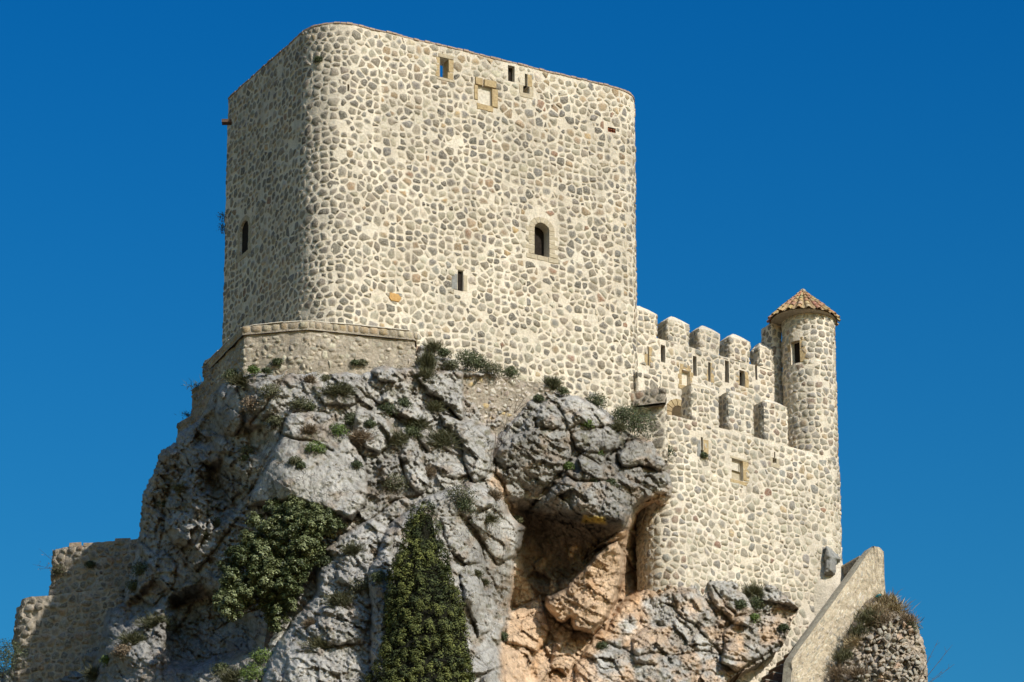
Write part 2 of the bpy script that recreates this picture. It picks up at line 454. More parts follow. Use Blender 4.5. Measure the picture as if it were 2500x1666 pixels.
def stone_mesh(q, fmap, rng, col, proud=(.015, .05), er=.80):
    n = len(q); q = np.array(q); c = q.mean(0); h = rng.uniform(*proud)
    tl = np.array([rng.uniform(-.06, .06), rng.uniform(-.06, .06)])
    q2 = c+(q-c)*er+np.array([[rng.uniform(-.012, .012), rng.uniform(-.012, .012)] for _ in range(n)])
    o2 = h+(q2-c)@tl+np.array([rng.uniform(-.35, .25)*h for _ in range(n)])
    s = np.concatenate([q[:, 0], q2[:, 0], [c[0]]]); t = np.concatenate([q[:, 1], q2[:, 1], [c[1]]])
    off = np.concatenate([np.full(n, -.012), o2, [h*1.15]])
    V = fmap(s, t, off)
    F = []
    for i in range(n):
        j = (i+1) % n; F += [(i, j, n+j), (i, n+j, n+i), (n+i, n+j, 2*n)]
    C = np.tile(np.array([*col, 1.]), (2*n+1, 1)); C[:n, 3] = .05; C[n:2*n, 3] = rng.uniform(.35, .9); C[2*n, 3] = rng.uniform(.75, 1.)
    return V, np.array(F), C

def lay(parent, stones, mat, maxn=300, name='stone'):
    """the stones that show largest become parts of their own, the rest one stuff part"""
    if not stones: return
    def area(V):
        x, y = PX(V[:(len(V)-1)//2]); return abs(.5*np.sum(x*np.roll(y, -1)-np.roll(x, -1)*y))*(1 if (-20 < x.mean() < 2520 and -10 < y.mean() < 1680) else .01)
    ar = [area(s[0]) for s in stones]; order = np.argsort(ar)[::-1]
    for i in order[:maxn]:
        V, F, C = stones[i]; mesh(name, V, F, mat, parent, C)
    rest = order[maxn:]
    if len(rest):
        VV = []; FF = []; CC = []; b = 0
        for i in rest:
            V, F, C = stones[i]; VV.append(V); FF.append(F+b); CC.append(C); b += len(V)
        o = mesh('small_stones', np.concatenate(VV), np.concatenate(FF), mat, parent, np.concatenate(CC)); o['kind'] = 'stuff'

def ashlar(lp, s0, s1, t0, t1, parent, mat, h=.02, name='dressed_stone', back=.1, rng=random.Random(1)):
    """a squared block set h proud of the face"""
    b = .018; q = [(s0, t0), (s1, t0), (s1, t1), (s0, t1)]
    q = [(s+rng.uniform(-.012, .012), t+rng.uniform(-.012, .012)) for s, t in q]
    return prism(lp.map, q, parent, mat, h, name, back)
def prism(fm, q, parent, mat, h=.02, name='dressed_stone', back=.1, bev=.93):
    q = np.array(q); c = q.mean(0); n = len(q); i_ = c+(q-c)*bev
    s = np.concatenate([q[:, 0], q[:, 0], i_[:, 0]]); t = np.concatenate([q[:, 1], q[:, 1], i_[:, 1]])
    V = fm(s, t, np.concatenate([np.full(n, -back), np.full(n, h*.3), np.full(n, h)]))
    F = []
    for i in range(n):
        j = (i+1) % n; F += [(i, j, n+j, n+i), (n+i, n+j, 2*n+j, 2*n+i)]
    F.append([2*n+i for i in range(n)]); F.append([n-1-i for i in range(n)])
    return mesh(name, V, F, mat, parent)

def masonry(thingo, lp, z0, z1, ops, kind, pal, seed, pitch=(.56, .50), joint=(.035, .085), drop=.04, maxn=300, margin=.07,
            proud=(.015, .05), palfn=None, srange=None, extra_keep=None, poly=None, er=.84, rough=False):
    rng = random.Random(seed); v0, v1 = lp.vis()
    if srange: v0, v1 = srange
    def ko(s, t):
        for o in ops:
            m = o.get('m', margin)
            if o['s0']-m < s < o['s1']+m and o['t0']-m < t < o['t1']+m: return True
        return bool(extra_keep and extra_keep(s, t))
    cs = cells(v0, v1, z0, z1-.04, pitch[0], pitch[1], rng, joint, ko, drop, poly=poly)
    st = []
    for q in cs:
        q = [(s, t) for s, t in q]; bad = False
        for o in ops:
            m = o.get('m', margin)*.8; a0, a1, b0, b1 = o['s0']-m, o['s1']+m, o['t0']-m, o['t1']+m; q2 = []
            for s, t in q:
                if a0 < s < a1 and b0 < t < b1:
                    d = [(s-a0, 'l'), (a1-s, 'r'), (t-b0, 'b'), (b1-t, 't')]; k = min(d)[1]
                    s, t = {'l': (a0, t), 'r': (a1, t), 'b': (s, b0), 't': (s, b1)}[k]
                q2.append((s, t))
            q = q2; cs_, ct_ = np.mean(q, 0)
            if min(s for s, t in q) < a1 and max(s for s, t in q) > a0 and min(t for s, t in q) < b1 and max(t for s, t in q) > b0:
                if cs_ <= a0+.02: q = [(min(s, a0), t) for s, t in q]
                elif cs_ >= a1-.02: q = [(max(s, a1), t) for s, t in q]
                elif ct_ <= b0+.02: q = [(s, min(t, b0)) for s, t in q]
                elif ct_ >= b1-.02: q = [(s, max(t, b1)) for s, t in q]
                else: bad = True
        if bad or np.ptp([s for s, t in q]) < .05 or np.ptp([t for s, t in q]) < .05: continue
        c = np.mean(q, 0)
        p = palfn(c[0], c[1]) if palfn else pal
        st.append(stone_mesh(q, lp.map, rng, pick(rng, p), proud, er))
    lay(thingo, st, MS[kind], maxn)

# ------------------------------------------------------------------ ground and hill
gm = np.array([(-3000, -1500, 0), (3000, -1500, 0), (3000, 6000, 0), (-3000, 6000, 0)], float)
tag(mesh('ground', gm, [(0, 1, 2, 3)], M_GROUND), kind='structure')
def make_hill():
    n = 72; V = []; F = []
    rad = [(150, 0), (120, 14), (90, 30), (60, 47), (38, 62), (22, 76), (10, 84)]
    cx, cy = 0, Y0+12
    rows = len(rad)
    for r, z in rad:
        for i in range(n):
            a = 2*math.pi*i/n; k = 1+.10*math.sin(3*a+r*.02)+.05*math.sin(7*a+r*.05)
            V.append((cx+r*1.25*k*math.cos(a), cy+r*k*math.sin(a)*(.93 if math.sin(a) < 0 else 1.2), z-.3+(0 if z == 0 else .8*math.sin(5*a+r))))
    for j in range(rows-1):
        for i in range(n):
            F.append((j*n+i, j*n+(i+1) % n, (j+1)*n+(i+1) % n, (j+1)*n+i))
    F.append([(rows-1)*n+i for i in range(n)])
    tag(mesh('hill', V, F, M_GROUND, smooth=True), kind='structure')
make_hill()
# ------------------------------------------------------------------ the crag
def poly_dist(poly, x, y):
    """signed distance, positive inside"""
    p = np.array(poly, float); n = len(p); d = np.full(x.shape, 1e9); ins = np.zeros(x.shape, bool)
    for i in range(n):
        a = p[i-1]; b = p[i]; e = b-a; L = e@e+1e-9
        t = np.clip(((x-a[0])*e[0]+(y-a[1])*e[1])/L, 0, 1)
        d = np.minimum(d, np.hypot(x-a[0]-t*e[0], y-a[1]-t*e[1]))
        c = ((a[1] > y) != (b[1] > y)) & (x < (b[0]-a[0])*(y-a[1])/(b[1]-a[1]+1e-12)+a[0]); ins ^= c
    return np.where(ins, d, -d)
def in_poly(poly, x, y): return float(poly_dist(poly, np.array([float(x)]), np.array([float(y)]))[0]) > 0

OUT = [(-60, 1660), (20, 1632), (60, 1608), (150, 1606), (238, 1588), (252, 1520), (262, 1489), (300, 1470), (304, 1440), (322, 1380), (338, 1318), (342, 1262), (343, 1235), (350, 1200),
       (368, 1165), (382, 1135), (385, 1110), (392, 1100), (427, 1078), (431, 1060), (453, 1044), (479, 1029), (499, 1003), (514, 962), (530, 950),
       (545, 931), (556, 924), (572, 928), (591, 915), (640, 910), (672, 918), (708, 909), (740, 914), (772, 905), (800, 914), (823, 910), (848, 907), (880, 913), (900, 905), (915, 896),
       (938, 890), (965, 897), (990, 894), (1012, 890), (1018, 850), (1027, 841), (1043, 850), (1063, 868), (1088, 871), (1104, 874), (1117, 884), (1124, 902), (1155, 905),
       (1201, 908), (1216, 917), (1282, 924), (1318, 934), (1346, 950), (1372, 961), (1410, 965), (1448, 980), (1482, 1001), (1489, 1009),
       (1507, 1026), (1527, 1050), (1550, 1062), (1581, 1065), (1599, 1083), (1617, 1105), (1632, 1126), (1638, 1144), (1637, 1167), (1645, 1192), (1645, 1215),
       (1625, 1235), (1618, 1300), (1622, 1420), (1640, 1423), (1690, 1421), (1723, 1414), (1750, 1418), (1775, 1411), (1804, 1423), (1835, 1437), (1853, 1434), (1870, 1425),
       (1896, 1431), (1924, 1458), (1950, 1482), (1948, 1502), (1933, 1515), (1927, 1547), (1906, 1584), (1880, 1603), (1861, 1616), (1834, 1632),
       (1800, 1648), (1770, 1666), (1700, 1800), (-60, 1800)]
CTRL = [(-60, 1640, 16), (60, 1610, 15), (20, 1700, 14), (200, 1615, 13.5), (120, 1760, 10.5), (500, 900, 5), (545, 930, 2.6), (600, 915, -.4), (600, 1000, -.6), (760, 912, -1.1), (950, 900, .3), (1030, 850, 1.9), (1080, 880, 2.0), (1150, 905, 3.2), (1300, 925, 5.0),
        (1400, 963, 5.9), (1500, 1010, 7.2), (1560, 1062, 8.3), (1620, 1110, 9.8), (1635, 1190, 9.6), (1612, 1230, 10.2), (1450, 1150, 5.6), (1300, 1060, 3.9), (1250, 1180, 4.6), (1400, 1235, 4.8), (1520, 1270, 6.2), (1590, 1215, 9.2),
        (1300, 1300, 7.6), (1250, 1250, 6.0), (1400, 1330, 7.4), (1300, 1400, 8.0), (1250, 1480, 8.2), (1330, 1480, 7.9), (1430, 1400, 8.0), (1500, 1370, 9.3), (1575, 1270, 13.2), (1600, 1350, 14.2), (1585, 1420, 12.2), (1500, 1500, 9.3), (1430, 1560, 8.0),
        (1450, 1480, 7.6), (1300, 1560, 7.0), (1300, 1650, 5.5), (1500, 1640, 6.6), (1500, 1790, 4.5), (1640, 1425, 11.0), (1720, 1420, 11.7), (1850, 1440, 13.3), (1935, 1485, 14.2), (1800, 1560, 11.6), (1700, 1640, 8.8), (1860, 1610, 12.2), (1700, 1790, 7),
        (1120, 1060, 1.4), (1180, 1160, 1.6), (1200, 1230, .6), (1000, 1150, -.8), (1000, 1350, -3.2), (1150, 1450, -2.2), (1100, 1600, -4.6), (1200, 1640, -2.5), (1200, 1790, -5), (900, 1020, -.9), (900, 1250, -2.6), (760, 1080, -2.0), (700, 1180, -2.6),
        (850, 1420, -4.8), (900, 1620, -7.2), (750, 1600, -7.0), (680, 1640, -6.8), (600, 1130, .2), (470, 1030, 5.5), (400, 1110, 6.4), (345, 1240, 8.4), (340, 1310, 8.4), (430, 1200, 5.6), (300, 1450, 8.0), (400, 1400, 5.3), (480, 1300, 3.0),
        (560, 1280, 1.0), (560, 1450, -.2), (650, 1480, -1.8), (480, 1560, 1.9), (380, 1560, 2.6), (280, 1590, 3.5), (300, 1750, 0), (450, 1660, -.6), (600, 1620, -4.0), (600, 1780, -8), (900, 1790, -9.5), (250, 1500, 9), (780, 1330, -2.6), (660, 1260, -.8)]
BL = [  # outline, how far it stands out (m), width of the rounded edge (px)
 ([(530, 970), (545, 932), (570, 934), (578, 960), (593, 993), (596, 1034), (568, 1062), (542, 1054), (524, 1016)], 1.2, 22),
 ([(600, 935), (660, 925), (690, 960), (680, 1000), (640, 1030), (605, 1000)], .6, 20),
 ([(693, 1028), (708, 1008), (759, 1000), (810, 1008), (825, 1040), (850, 1070), (890, 1130), (905, 1200), (860, 1270), (800, 1250), (700, 1225), (600, 1235), (620, 1180), (680, 1080), (690, 1050)], 2.0, 15),
 ([(458, 1141), (491, 1143), (495, 1185), (505, 1235), (500, 1300), (480, 1340), (420, 1330), (400, 1290), (405, 1230), (415, 1190)], 1.7, 26),
 ([(509, 1059), (545, 1062), (570, 1080), (565, 1105), (530, 1105)], .6, 14),
 ([(380, 1100), (427, 1070), (440, 1110), (420, 1160), (400, 1220), (395, 1300), (380, 1400), (330, 1330), (330, 1240), (360, 1165)], .5, 12),
 ([(545, 1120), (590, 1100), (615, 1130), (600, 1190), (560, 1220), (535, 1180)], .7, 18),
 ([(500, 1270), (550, 1240), (590, 1255), (560, 1300), (520, 1350), (480, 1400), (455, 1380), (470, 1330)], 1.0, 18),
 ([(340, 1380), (400, 1340), (430, 1380), (420, 1440), (370, 1480), (330, 1450)], 1.0, 20),
 ([(908, 907), (938, 888), (984, 902), (989, 928), (964, 938), (931, 933)], .8, 16),
 ([(1022, 920), (1130, 900), (1133, 1024), (1122, 1030), (1079, 979), (1043, 953)], 1.0, 16),
 ([(1066, 1009), (1130, 1030), (1201, 1040), (1211, 1078), (1206, 1121), (1186, 1167), (1155, 1178), (1130, 1132), (1124, 1076), (1084, 1045)], 1.5, 26),
 ([(971, 1106), (999, 1068), (1017, 1081), (1033, 1116), (1053, 1183), (1028, 1200), (997, 1183), (987, 1144)], .9, 16),
 ([(870, 985), (920, 1009), (969, 1045), (951, 1081), (925, 1106), (890, 1095), (860, 1040)], .8, 18),
 ([(915, 979), (933, 956), (971, 979), (1022, 989), (1043, 1017), (1028, 1030), (966, 1009)], .7, 13),
 ([(760, 940), (830, 925), (880, 930), (900, 960), (860, 985), (790, 985)], .6, 16),
 ([(1053, 1132), (1130, 1132), (1145, 1162), (1117, 1170), (1079, 1157)], .5, 12),
 ([(918, 1119), (969, 1116), (984, 1139), (989, 1183), (938, 1183)], .6, 15),
 ([(1300, 1014), (1329, 978), (1354, 978), (1374, 1006), (1369, 1034), (1349, 1047), (1313, 1039)], 1.0, 18),
 ([(1359, 970), (1405, 960), (1451, 980), (1489, 1010), (1497, 1037), (1456, 1044), (1405, 1037), (1387, 1052), (1380, 1016)], 1.0, 20),
 ([(1395, 1057), (1456, 1047), (1507, 1039), (1543, 1072), (1533, 1093), (1492, 1103), (1436, 1103), (1400, 1093)], 1.2, 18),
 ([(1507, 1108), (1548, 1072), (1589, 1070), (1624, 1100), (1640, 1129), (1604, 1152), (1563, 1136), (1520, 1139)], 1.7, 12),
 ([(1219, 1093), (1262, 1055), (1313, 1050), (1380, 1047), (1395, 1108), (1374, 1149), (1344, 1180), (1288, 1245), (1250, 1245), (1234, 1192), (1209, 1154), (1206, 1116)], 1.7, 26),
 ([(1395, 1118), (1456, 1129), (1477, 1134), (1466, 1154), (1479, 1175), (1405, 1175), (1374, 1154)], .9, 14),
 ([(1329, 1205), (1380, 1162), (1405, 1175), (1482, 1175), (1517, 1149), (1540, 1170), (1600, 1200), (1556, 1238), (1523, 1286), (1456, 1283), (1405, 1262), (1329, 1255), (1293, 1246)], 1.5, 20),
 ([(1150, 1175), (1186, 1190), (1225, 1210), (1240, 1240), (1250, 1262), (1283, 1293), (1272, 1330), (1255, 1365), (1250, 1410), (1247, 1460), (1243, 1495), (1235, 1545), (1218, 1575), (1235, 1610), (1245, 1645), (1265, 1670), (1260, 1830), (940, 1830), (900, 1600), (900, 1400), (950, 1280), (1050, 1200)], 2.0, 34),
 ([(1073, 1259), (1135, 1256), (1177, 1334), (1177, 1378), (1132, 1378), (1088, 1319)], .7, 16),
 ([(1147, 1265), (1227, 1230), (1262, 1262), (1290, 1296), (1260, 1350), (1215, 1380), (1180, 1330)], 1.0, 20),
 ([(1117, 1402), (1171, 1405), (1221, 1491), (1207, 1533), (1165, 1551), (1132, 1467)], 1.1, 18),
 ([(1221, 1408), (1256, 1414), (1250, 1485), (1220, 1571), (1201, 1545), (1221, 1485)], .6, 10),
 ([(1147, 1601), (1218, 1571), (1236, 1586), (1238, 1625), (1177, 1646), (1147, 1646)], .9, 12),
 ([(1174, 1655), (1221, 1628), (1268, 1670), (1268, 1830), (1150, 1830)], 1.0, 16),
 ([(905, 1262), (829, 1314), (789, 1347), (812, 1364), (783, 1387), (770, 1407), (773, 1439), (750, 1472), (714, 1512), (684, 1561), (658, 1617), (640, 1666), (635, 1830), (950, 1830), (960, 1300)], 1.9, 26),
 ([(830, 1350), (900, 1330), (930, 1400), (880, 1440), (820, 1420)], .6, 18),
 ([(780, 1480), (860, 1450), (900, 1500), (880, 1580), (800, 1580), (750, 1540)], .8, 22),
 ([(700, 1600), (780, 1590), (830, 1640), (800, 1700), (690, 1700)], .7, 20),
 ([(475, 1470), (440, 1476), (390, 1496), (330, 1520), (280, 1560), (240, 1595), (205, 1650), (205, 1830), (420, 1830), (395, 1640), (405, 1570), (450, 1515)], 1.5, 22),
 ([(15, 1640), (80, 1610), (110, 1640), (110, 1720), (-10, 1720)], .8, 18),
 ([(450, 1640), (520, 1600), (600, 1590), (640, 1640), (600, 1760), (430, 1760)], 1.0, 22),
 ([(1460, 1348), (1505, 1322), (1521, 1383), (1519, 1422), (1508, 1467), (1482, 1502), (1455, 1550), (1402, 1542), (1394, 1510), (1373, 1523), (1336, 1478), (1333, 1457), (1381, 1438), (1429, 1383)], 2.0, 13),
 ([(1238, 1497), (1322, 1450), (1336, 1489), (1349, 1536), (1336, 1563), (1309, 1590), (1240, 1568)], 1.2, 18),
 ([(1235, 1584), (1293, 1588), (1299, 1603), (1345, 1640), (1330, 1720), (1230, 1720)], 1.0, 14),
 ([(1350, 1570), (1400, 1560), (1420, 1600), (1380, 1650), (1345, 1630)], .7, 12),
 ([(1350, 1560), (1375, 1520), (1400, 1525), (1398, 1560), (1365, 1590)], .6, 8),
 ([(1616, 1415), (1640, 1420), (1700, 1425), (1750, 1500), (1740, 1580), (1700, 1640), (1650, 1830), (1420, 1830), (1400, 1620), (1450, 1560), (1500, 1490), (1540, 1450)], 1.3, 26),
 ([(1540, 1560), (1600, 1520), (1630, 1570), (1610, 1620), (1550, 1620)], .7, 18),
 ([(1723, 1418), (1775, 1409), (1804, 1425), (1838, 1480), (1830, 1530), (1790, 1520), (1740, 1470)], 1.0, 14),
 ([(1640, 1450), (1700, 1440), (1730, 1500), (1690, 1540), (1650, 1510)], .6, 14),
 ([(1853, 1435), (1896, 1430), (1950, 1478), (1943, 1490), (1896, 1475), (1856, 1463)], 1.0, 9),
 ([(1850, 1490), (1930, 1520), (1905, 1575), (1860, 1610), (1800, 1640), (1760, 1620), (1770, 1540), (1800, 1500)], 1.0, 18),
 ([(1770, 1570), (1840, 1560), (1850, 1610), (1800, 1640), (1760, 1620)], .6, 14),
 ([(1434, 1356), (1508, 1296), (1534, 1293), (1531, 1308), (1495, 1324)], .9, 6),
 ([(1516, 1345), (1543, 1345), (1558, 1377), (1548, 1396), (1535, 1383)], .9, 7),
 ([(1540, 1300), (1575, 1270), (1600, 1290), (1595, 1325), (1565, 1335)], .9, 12),
]
HOL = [([(1528, 1300), (1560, 1245), (1602, 1215), (1614, 1300), (1616, 1415), (1578, 1440), (1505, 1500), (1474, 1548), (1490, 1480), (1512, 1420), (1512, 1350)], 2.1, 20),
 ([(497, 1130), (545, 1118), (610, 1170), (600, 1225), (560, 1270), (520, 1310), (505, 1250)], 1.6, 22), ([(405, 1450), (480, 1425), (560, 1440), (650, 1520), (640, 1600), (560, 1630), (470, 1650), (400, 1640), (395, 1560)], 2.6, 34),
 ([(490, 1010), (530, 1000), (545, 1060), (510, 1110), (470, 1090)], .9, 16), ([(590, 1040), (640, 1040), (680, 1080), (640, 1130), (600, 1110)], .8, 16), ([(300, 1470), (380, 1410), (430, 1440), (370, 1500), (300, 1530)], 1.5, 20),
 ([(1290, 1262), (1420, 1300), (1380, 1400), (1320, 1440), (1270, 1420), (1265, 1330)], .2, 30)]
CRL = [[(1286, 1243), (1340, 1196), (1376, 1150), (1384, 1128)], [(686, 1062), (730, 1074), (770, 1084), (812, 1102)], [(668, 1118), (640, 1160), (600, 1205), (556, 1262), (520, 1300)], [(1392, 1050), (1402, 1100), (1440, 1120), (1466, 1136), (1490, 1112), (1542, 1076)],
 [(1508, 1106), (1520, 1140), (1562, 1138), (1602, 1152)], [(905, 1262), (960, 1225), (1040, 1200), (1110, 1196)], [(1040, 960), (1080, 985), (1125, 1030)], [(880, 950), (930, 990), (1000, 1040), (1040, 1110)], [(1130, 1258), (1176, 1330), (1190, 1400), (1240, 1500)], [(1320, 1455), (1345, 1500), (1400, 1545)], [(1460, 1560), (1560, 1600), (1700, 1590), (1830, 1620)], [(1740, 1430), (1790, 1500), (1850, 1500)], [(1620, 1480), (1700, 1530), (1760, 1600)], [(700, 905), (640, 1000), (610, 1040)], [(300, 1600), (400, 1500), (500, 1440)]]
MASS = [(1212, 1095), (1262, 1052), (1300, 1002), (1330, 976), (1410, 962), (1490, 1008), (1550, 1066), (1600, 1078), (1645, 1140), (1645, 1200), (1600, 1205), (1556, 1242), (1523, 1290), (1456, 1287), (1400, 1266), (1290, 1250), (1238, 1215)]
COVE = [(1128, 912), (1320, 925), (1346, 945), (1293, 980), (1262, 1017), (1213, 1085), (1196, 1045), (1130, 1030)]
_c = np.array(CTRL, float)
def _solve():
    d = np.hypot(_c[:, None, 0]-_c[None, :, 0], _c[:, None, 1]-_c[None, :, 1]); n = len(_c)
    A = np.zeros((n+3, n+3)); A[:n, :n] = d+np.eye(n)*6; A[:n, n] = 1; A[:n, n+1:] = _c[:, :2]; A[n, :n] = 1; A[n+1:, :n] = _c[:, :2].T
    return np.linalg.solve(A, np.concatenate([_c[:, 2], [0, 0, 0]]))
_w = _solve()
def base_depth(x, y):
    r = _w[-3]+_w[-2]*x+_w[-1]*y
    for i in range(len(_c)): r = r+_w[i]*np.hypot(x-_c[i, 0], y-_c[i, 1])
    return r
def facets(x, y, sx, sy, amp, tilt, crack, cw, seed, rot=0.):
    c, s = math.cos(rot), math.sin(rot); u = (x*c+y*s)/sx; v = (-x*s+y*c)/sy
    f1, f2, cx, cy, kx, ky = voro(u, v, seed)
    g1 = hsh(kx, ky, seed+3)-.5; g2 = hsh(kx, ky, seed+4)-.5; g3 = hsh(kx, ky, seed+5)-.5
    e = f2-f1
    return amp*g3*2+tilt*((u-cx)*g1+(v-cy)*g2)*2+crack*(1-sstep(0, cw, e)), e
def rock_depth(x, y):
    wx = 9*fbm(x/70, y/70, 1, 4)+3*fbm(x/13, y/13, 2, 3); wy = 9*fbm(x/70, y/70, 3, 4)+3*fbm(x/13, y/13, 4, 3)
    X = x+wx; Y = y+wy; D = base_depth(x, y)
    edge = np.ones(x.shape)
    for pl, h, wd in BL:
        p = np.array(pl); bx0, by0 = p.min(0)-30; bx1, by1 = p.max(0)+30
        m = (X > bx0) & (X < bx1) & (Y > by0) & (Y < by1)
        if not m.any(): continue
        d = poly_dist(pl, X[m], Y[m]); t = np.clip(d/wd, 0, 1)
        f = np.sqrt(np.clip(1-(1-t)**2, 0, 1))
        pc = p.mean(0)
        if h < 1.9 or 640 < pc[0] < 900 and pc[1] < 1300:      # ledges: sharp below and on the left, running into the slope above
            vv = np.clip((Y[m]-p[:, 1].min())/(p[:, 1].max()-p[:, 1].min()), 0, 1); uu = np.clip((X[m]-p[:, 0].min())/(p[:, 0].max()-p[:, 0].min()), 0, 1)
            k = .30+.70*np.clip(.75*vv+.35*(1-uu), 0, 1); f = f*k
            if pc[1] < 1300 and pc[0] > 1200: f = f*.5
        crk = .12*np.exp(-(d/2.6)**2)*min(1, h)
        D[m] = D[m]-h*f+crk
        edge[m] = np.minimum(edge[m], 1-.8*np.exp(-(d/3.)**2))
    dc = poly_dist(COVE, X, Y); D = D+1.1*sstep(-4, 10, dc)
    for hp, hh, hw in HOL: D = D+hh*sstep(-2, hw, poly_dist(hp, X, Y))
    dm = poly_dist(MASS, X, Y); tm = np.clip(dm/42., 0, 1); D = D-.65*np.sqrt(1-(1-tm)**2)
    for ln in CRL:
        q = np.array(ln, float); dd = np.full(X.shape, 1e9)
        for i in range(len(q)-1):
            a = q[i]; e_ = q[i+1]-a; t_ = np.clip(((X-a[0])*e_[0]+(Y-a[1])*e_[1])/(e_@e_), 0, 1); dd = np.minimum(dd, np.hypot(X-a[0]-t_*e_[0], Y-a[1]-t_*e_[1]))
        D = D+.34*np.exp(-(dd/2.6)**2)+.10*np.exp(-(dd/9.)**2); edge = np.minimum(edge, 1-.8*np.exp(-(dd/2.8)**2))
    tan = tanmask(x, y)
    a1, e1 = facets(X, Y, 70, 44, .14, .46, .05, .04, 11, .7)
    a2, e2 = facets(X+.4*wy, Y-.4*wx, 27, 15, .06, .24, .02, .07, 21, .75)
    a3, e3 = facets(X+wy*.6, Y+wx*.6, 10.5, 7, .03, .12, .0, .12, 31, .6)
    smooth = 1-.72*poly_soft([(640, 1060), (700, 1020), (800, 1030), (850, 1090), (890, 1180), (850, 1250), (720, 1215), (620, 1225)], X, Y, 25)
    rough = .75+.7*sstep(-.2, .5, fbm(x/160, y/160, 40, 3))
    rough = rough*(1+.45*poly_soft([(330, 1000), (560, 1020), (600, 1250), (540, 1500), (420, 1830), (0, 1830), (250, 1450)], X, Y, 40))
    rough = rough*(.35+.65*smooth)
    ph = (x*-.28+y)/34+1.4*fbm(x/120, y/120, 61, 3); fr = ph-np.floor(ph)
    D = D-.20*(fr**2.2-.3)*sstep(-.15, .35, fbm(x/90, y/60, 62, 3))*smooth
    ph = (x*.55+y)/15+1.2*fbm(x/60, y/60, 63, 3); fr = ph-np.floor(ph)
    D = D-.09*(fr**2-.3)*sstep(-.1, .3, fbm(x/70, y/50, 64, 3))*smooth
    D = D+a1*smooth+(a2+a3)*rough*smooth
    st = ridged((x*.85+y*.5)/17, (y*.85-x*.5)/44, 50, 4)      # karst runnels
    D = D-.14*(st-.55)*rough
    D = D+.085*fbm(x/6.5, y/7.5, 60, 3)*rough
    pit = sstep(.62, .8, vn(x/11, y/9, 70)); D = D+.09*pit*rough
    return D, np.minimum(edge, np.minimum(.45+.55*sstep(0, .1, e1), .65+.35*sstep(0, .12, e2)))
def poly_soft(pl, x, y, s): return sstep(-s, s, poly_dist(pl, x, y))
def tanmask(x, y):
    t = poly_soft([(1250, 1238), (1290, 1252), (1460, 1285), (1520, 1292), (1556, 1240), (1600, 1205), (1625, 1205), (1620, 1440), (1570, 1455), (1490, 1540), (1430, 1620), (1400, 1830), (1235, 1830), (1220, 1580), (1245, 1500), (1250, 1400), (1285, 1300)], x, y, 12)
    t = np.maximum(t, .8*poly_soft([(1190, 1178), (1215, 1140), (1232, 1180), (1250, 1240), (1225, 1215)], x, y, 9))
    return t
gx = np.arange(-60, 1956, 2.5); gy = np.arange(836, 1801, 2.5)
GX, GY = np.meshgrid(gx, gy, indexing='xy')
DEP, CRK = rock_depth(GX, GY)
def dep(px, py):
    i = int(np.clip(round((py-836)/2.5), 0, len(gy)-1)); j = int(np.clip(round((px+60)/2.5), 0, len(gx)-1)); return float(DEP[i, j])
def rpt(px, py, out=0.): return P(px, py, dep(px, py)-out)

def rock_color(x, y, crk):
    tan = tanmask(x+8*fbm(x/20, y/20, 80, 3), y+8*fbm(x/20, y/20, 81, 3))
    n1 = fbm(x/90, y/90, 82, 4)[..., None]; n2 = fbm(x/22, y/30, 83, 4)[..., None]
    g = np.array([.40, .378, .335])*(1+.35*n1+.25*n2)
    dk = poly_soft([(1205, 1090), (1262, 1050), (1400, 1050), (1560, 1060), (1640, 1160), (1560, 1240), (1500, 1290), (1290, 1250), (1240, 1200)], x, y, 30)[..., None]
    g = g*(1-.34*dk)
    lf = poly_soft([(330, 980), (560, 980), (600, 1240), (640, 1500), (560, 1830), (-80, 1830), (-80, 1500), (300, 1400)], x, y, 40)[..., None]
    g = g*(1-.26*lf)  # left flank's shade deepened in the rock colour itself
    brown = sstep(.12, .5, fbm(x/38, y/30, 84, 4))[..., None]; g = g*(1-.55*brown)+np.array([.27, .20, .135])*.55*brown
    pt = sstep(.25, .55, fbm(x/34, y/26, 85, 4)); rt = poly_soft([(1420, 1500), (1540, 1450), (1620, 1425), (1960, 1500), (1900, 1830), (1380, 1830)], x, y, 40)
    wt = np.clip(tan+.75*rt*sstep(-.35, .3, fbm(x/40, y/36, 86, 4))+.30*pt*(x > 1180), 0, 1)[..., None]
    t = np.array([.56, .395, .255])*(1+.25*n1+.25*n2)
    or_ = sstep(.1, .5, fbm(x/24, y/40, 87, 4))[..., None]; t = t*(1-.4*or_)+np.array([.50, .25, .09])*.4*or_
    c = g*(1-wt)+t*wt
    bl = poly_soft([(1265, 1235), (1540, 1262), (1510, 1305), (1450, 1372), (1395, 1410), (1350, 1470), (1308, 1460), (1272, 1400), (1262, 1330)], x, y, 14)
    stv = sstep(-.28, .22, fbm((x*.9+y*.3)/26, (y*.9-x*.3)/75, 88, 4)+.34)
    bl = (bl*stv)[..., None]; c = c*(1-.8*bl)+np.array([.05, .045, .04])*.8*bl  # black streaks on the cave wall, plus the overhang's shade painted in
    cv = poly_soft(COVE, x, y, 6)[..., None]*sstep(-.2, .3, fbm(x/15, y/15, 89, 3))[..., None]
    c = c*(1-.6*cv)+np.array([.42, .34, .27])*.6*cv
    ms = sstep(.30, .55, fbm(x/17, y/15, 90, 4))[..., None]*(1-wt)*.6
    c = c*(1-ms)+np.array([.13, .12, .06])*ms
    ob = (poly_soft([(1425, 1258), (1475, 1262), (1480, 1280), (1420, 1276)], x, y, 5)*.9)[..., None]; c = c*(1-ob)+np.array([.42, .28, .05])*ob
    crevice = (1-crk)[..., None]; c = c*(1-.45*crevice)+np.array([.12, .09, .06])*.45*crevice  # browner and darker towards the cracks
    return np.clip(c, .02, .75)

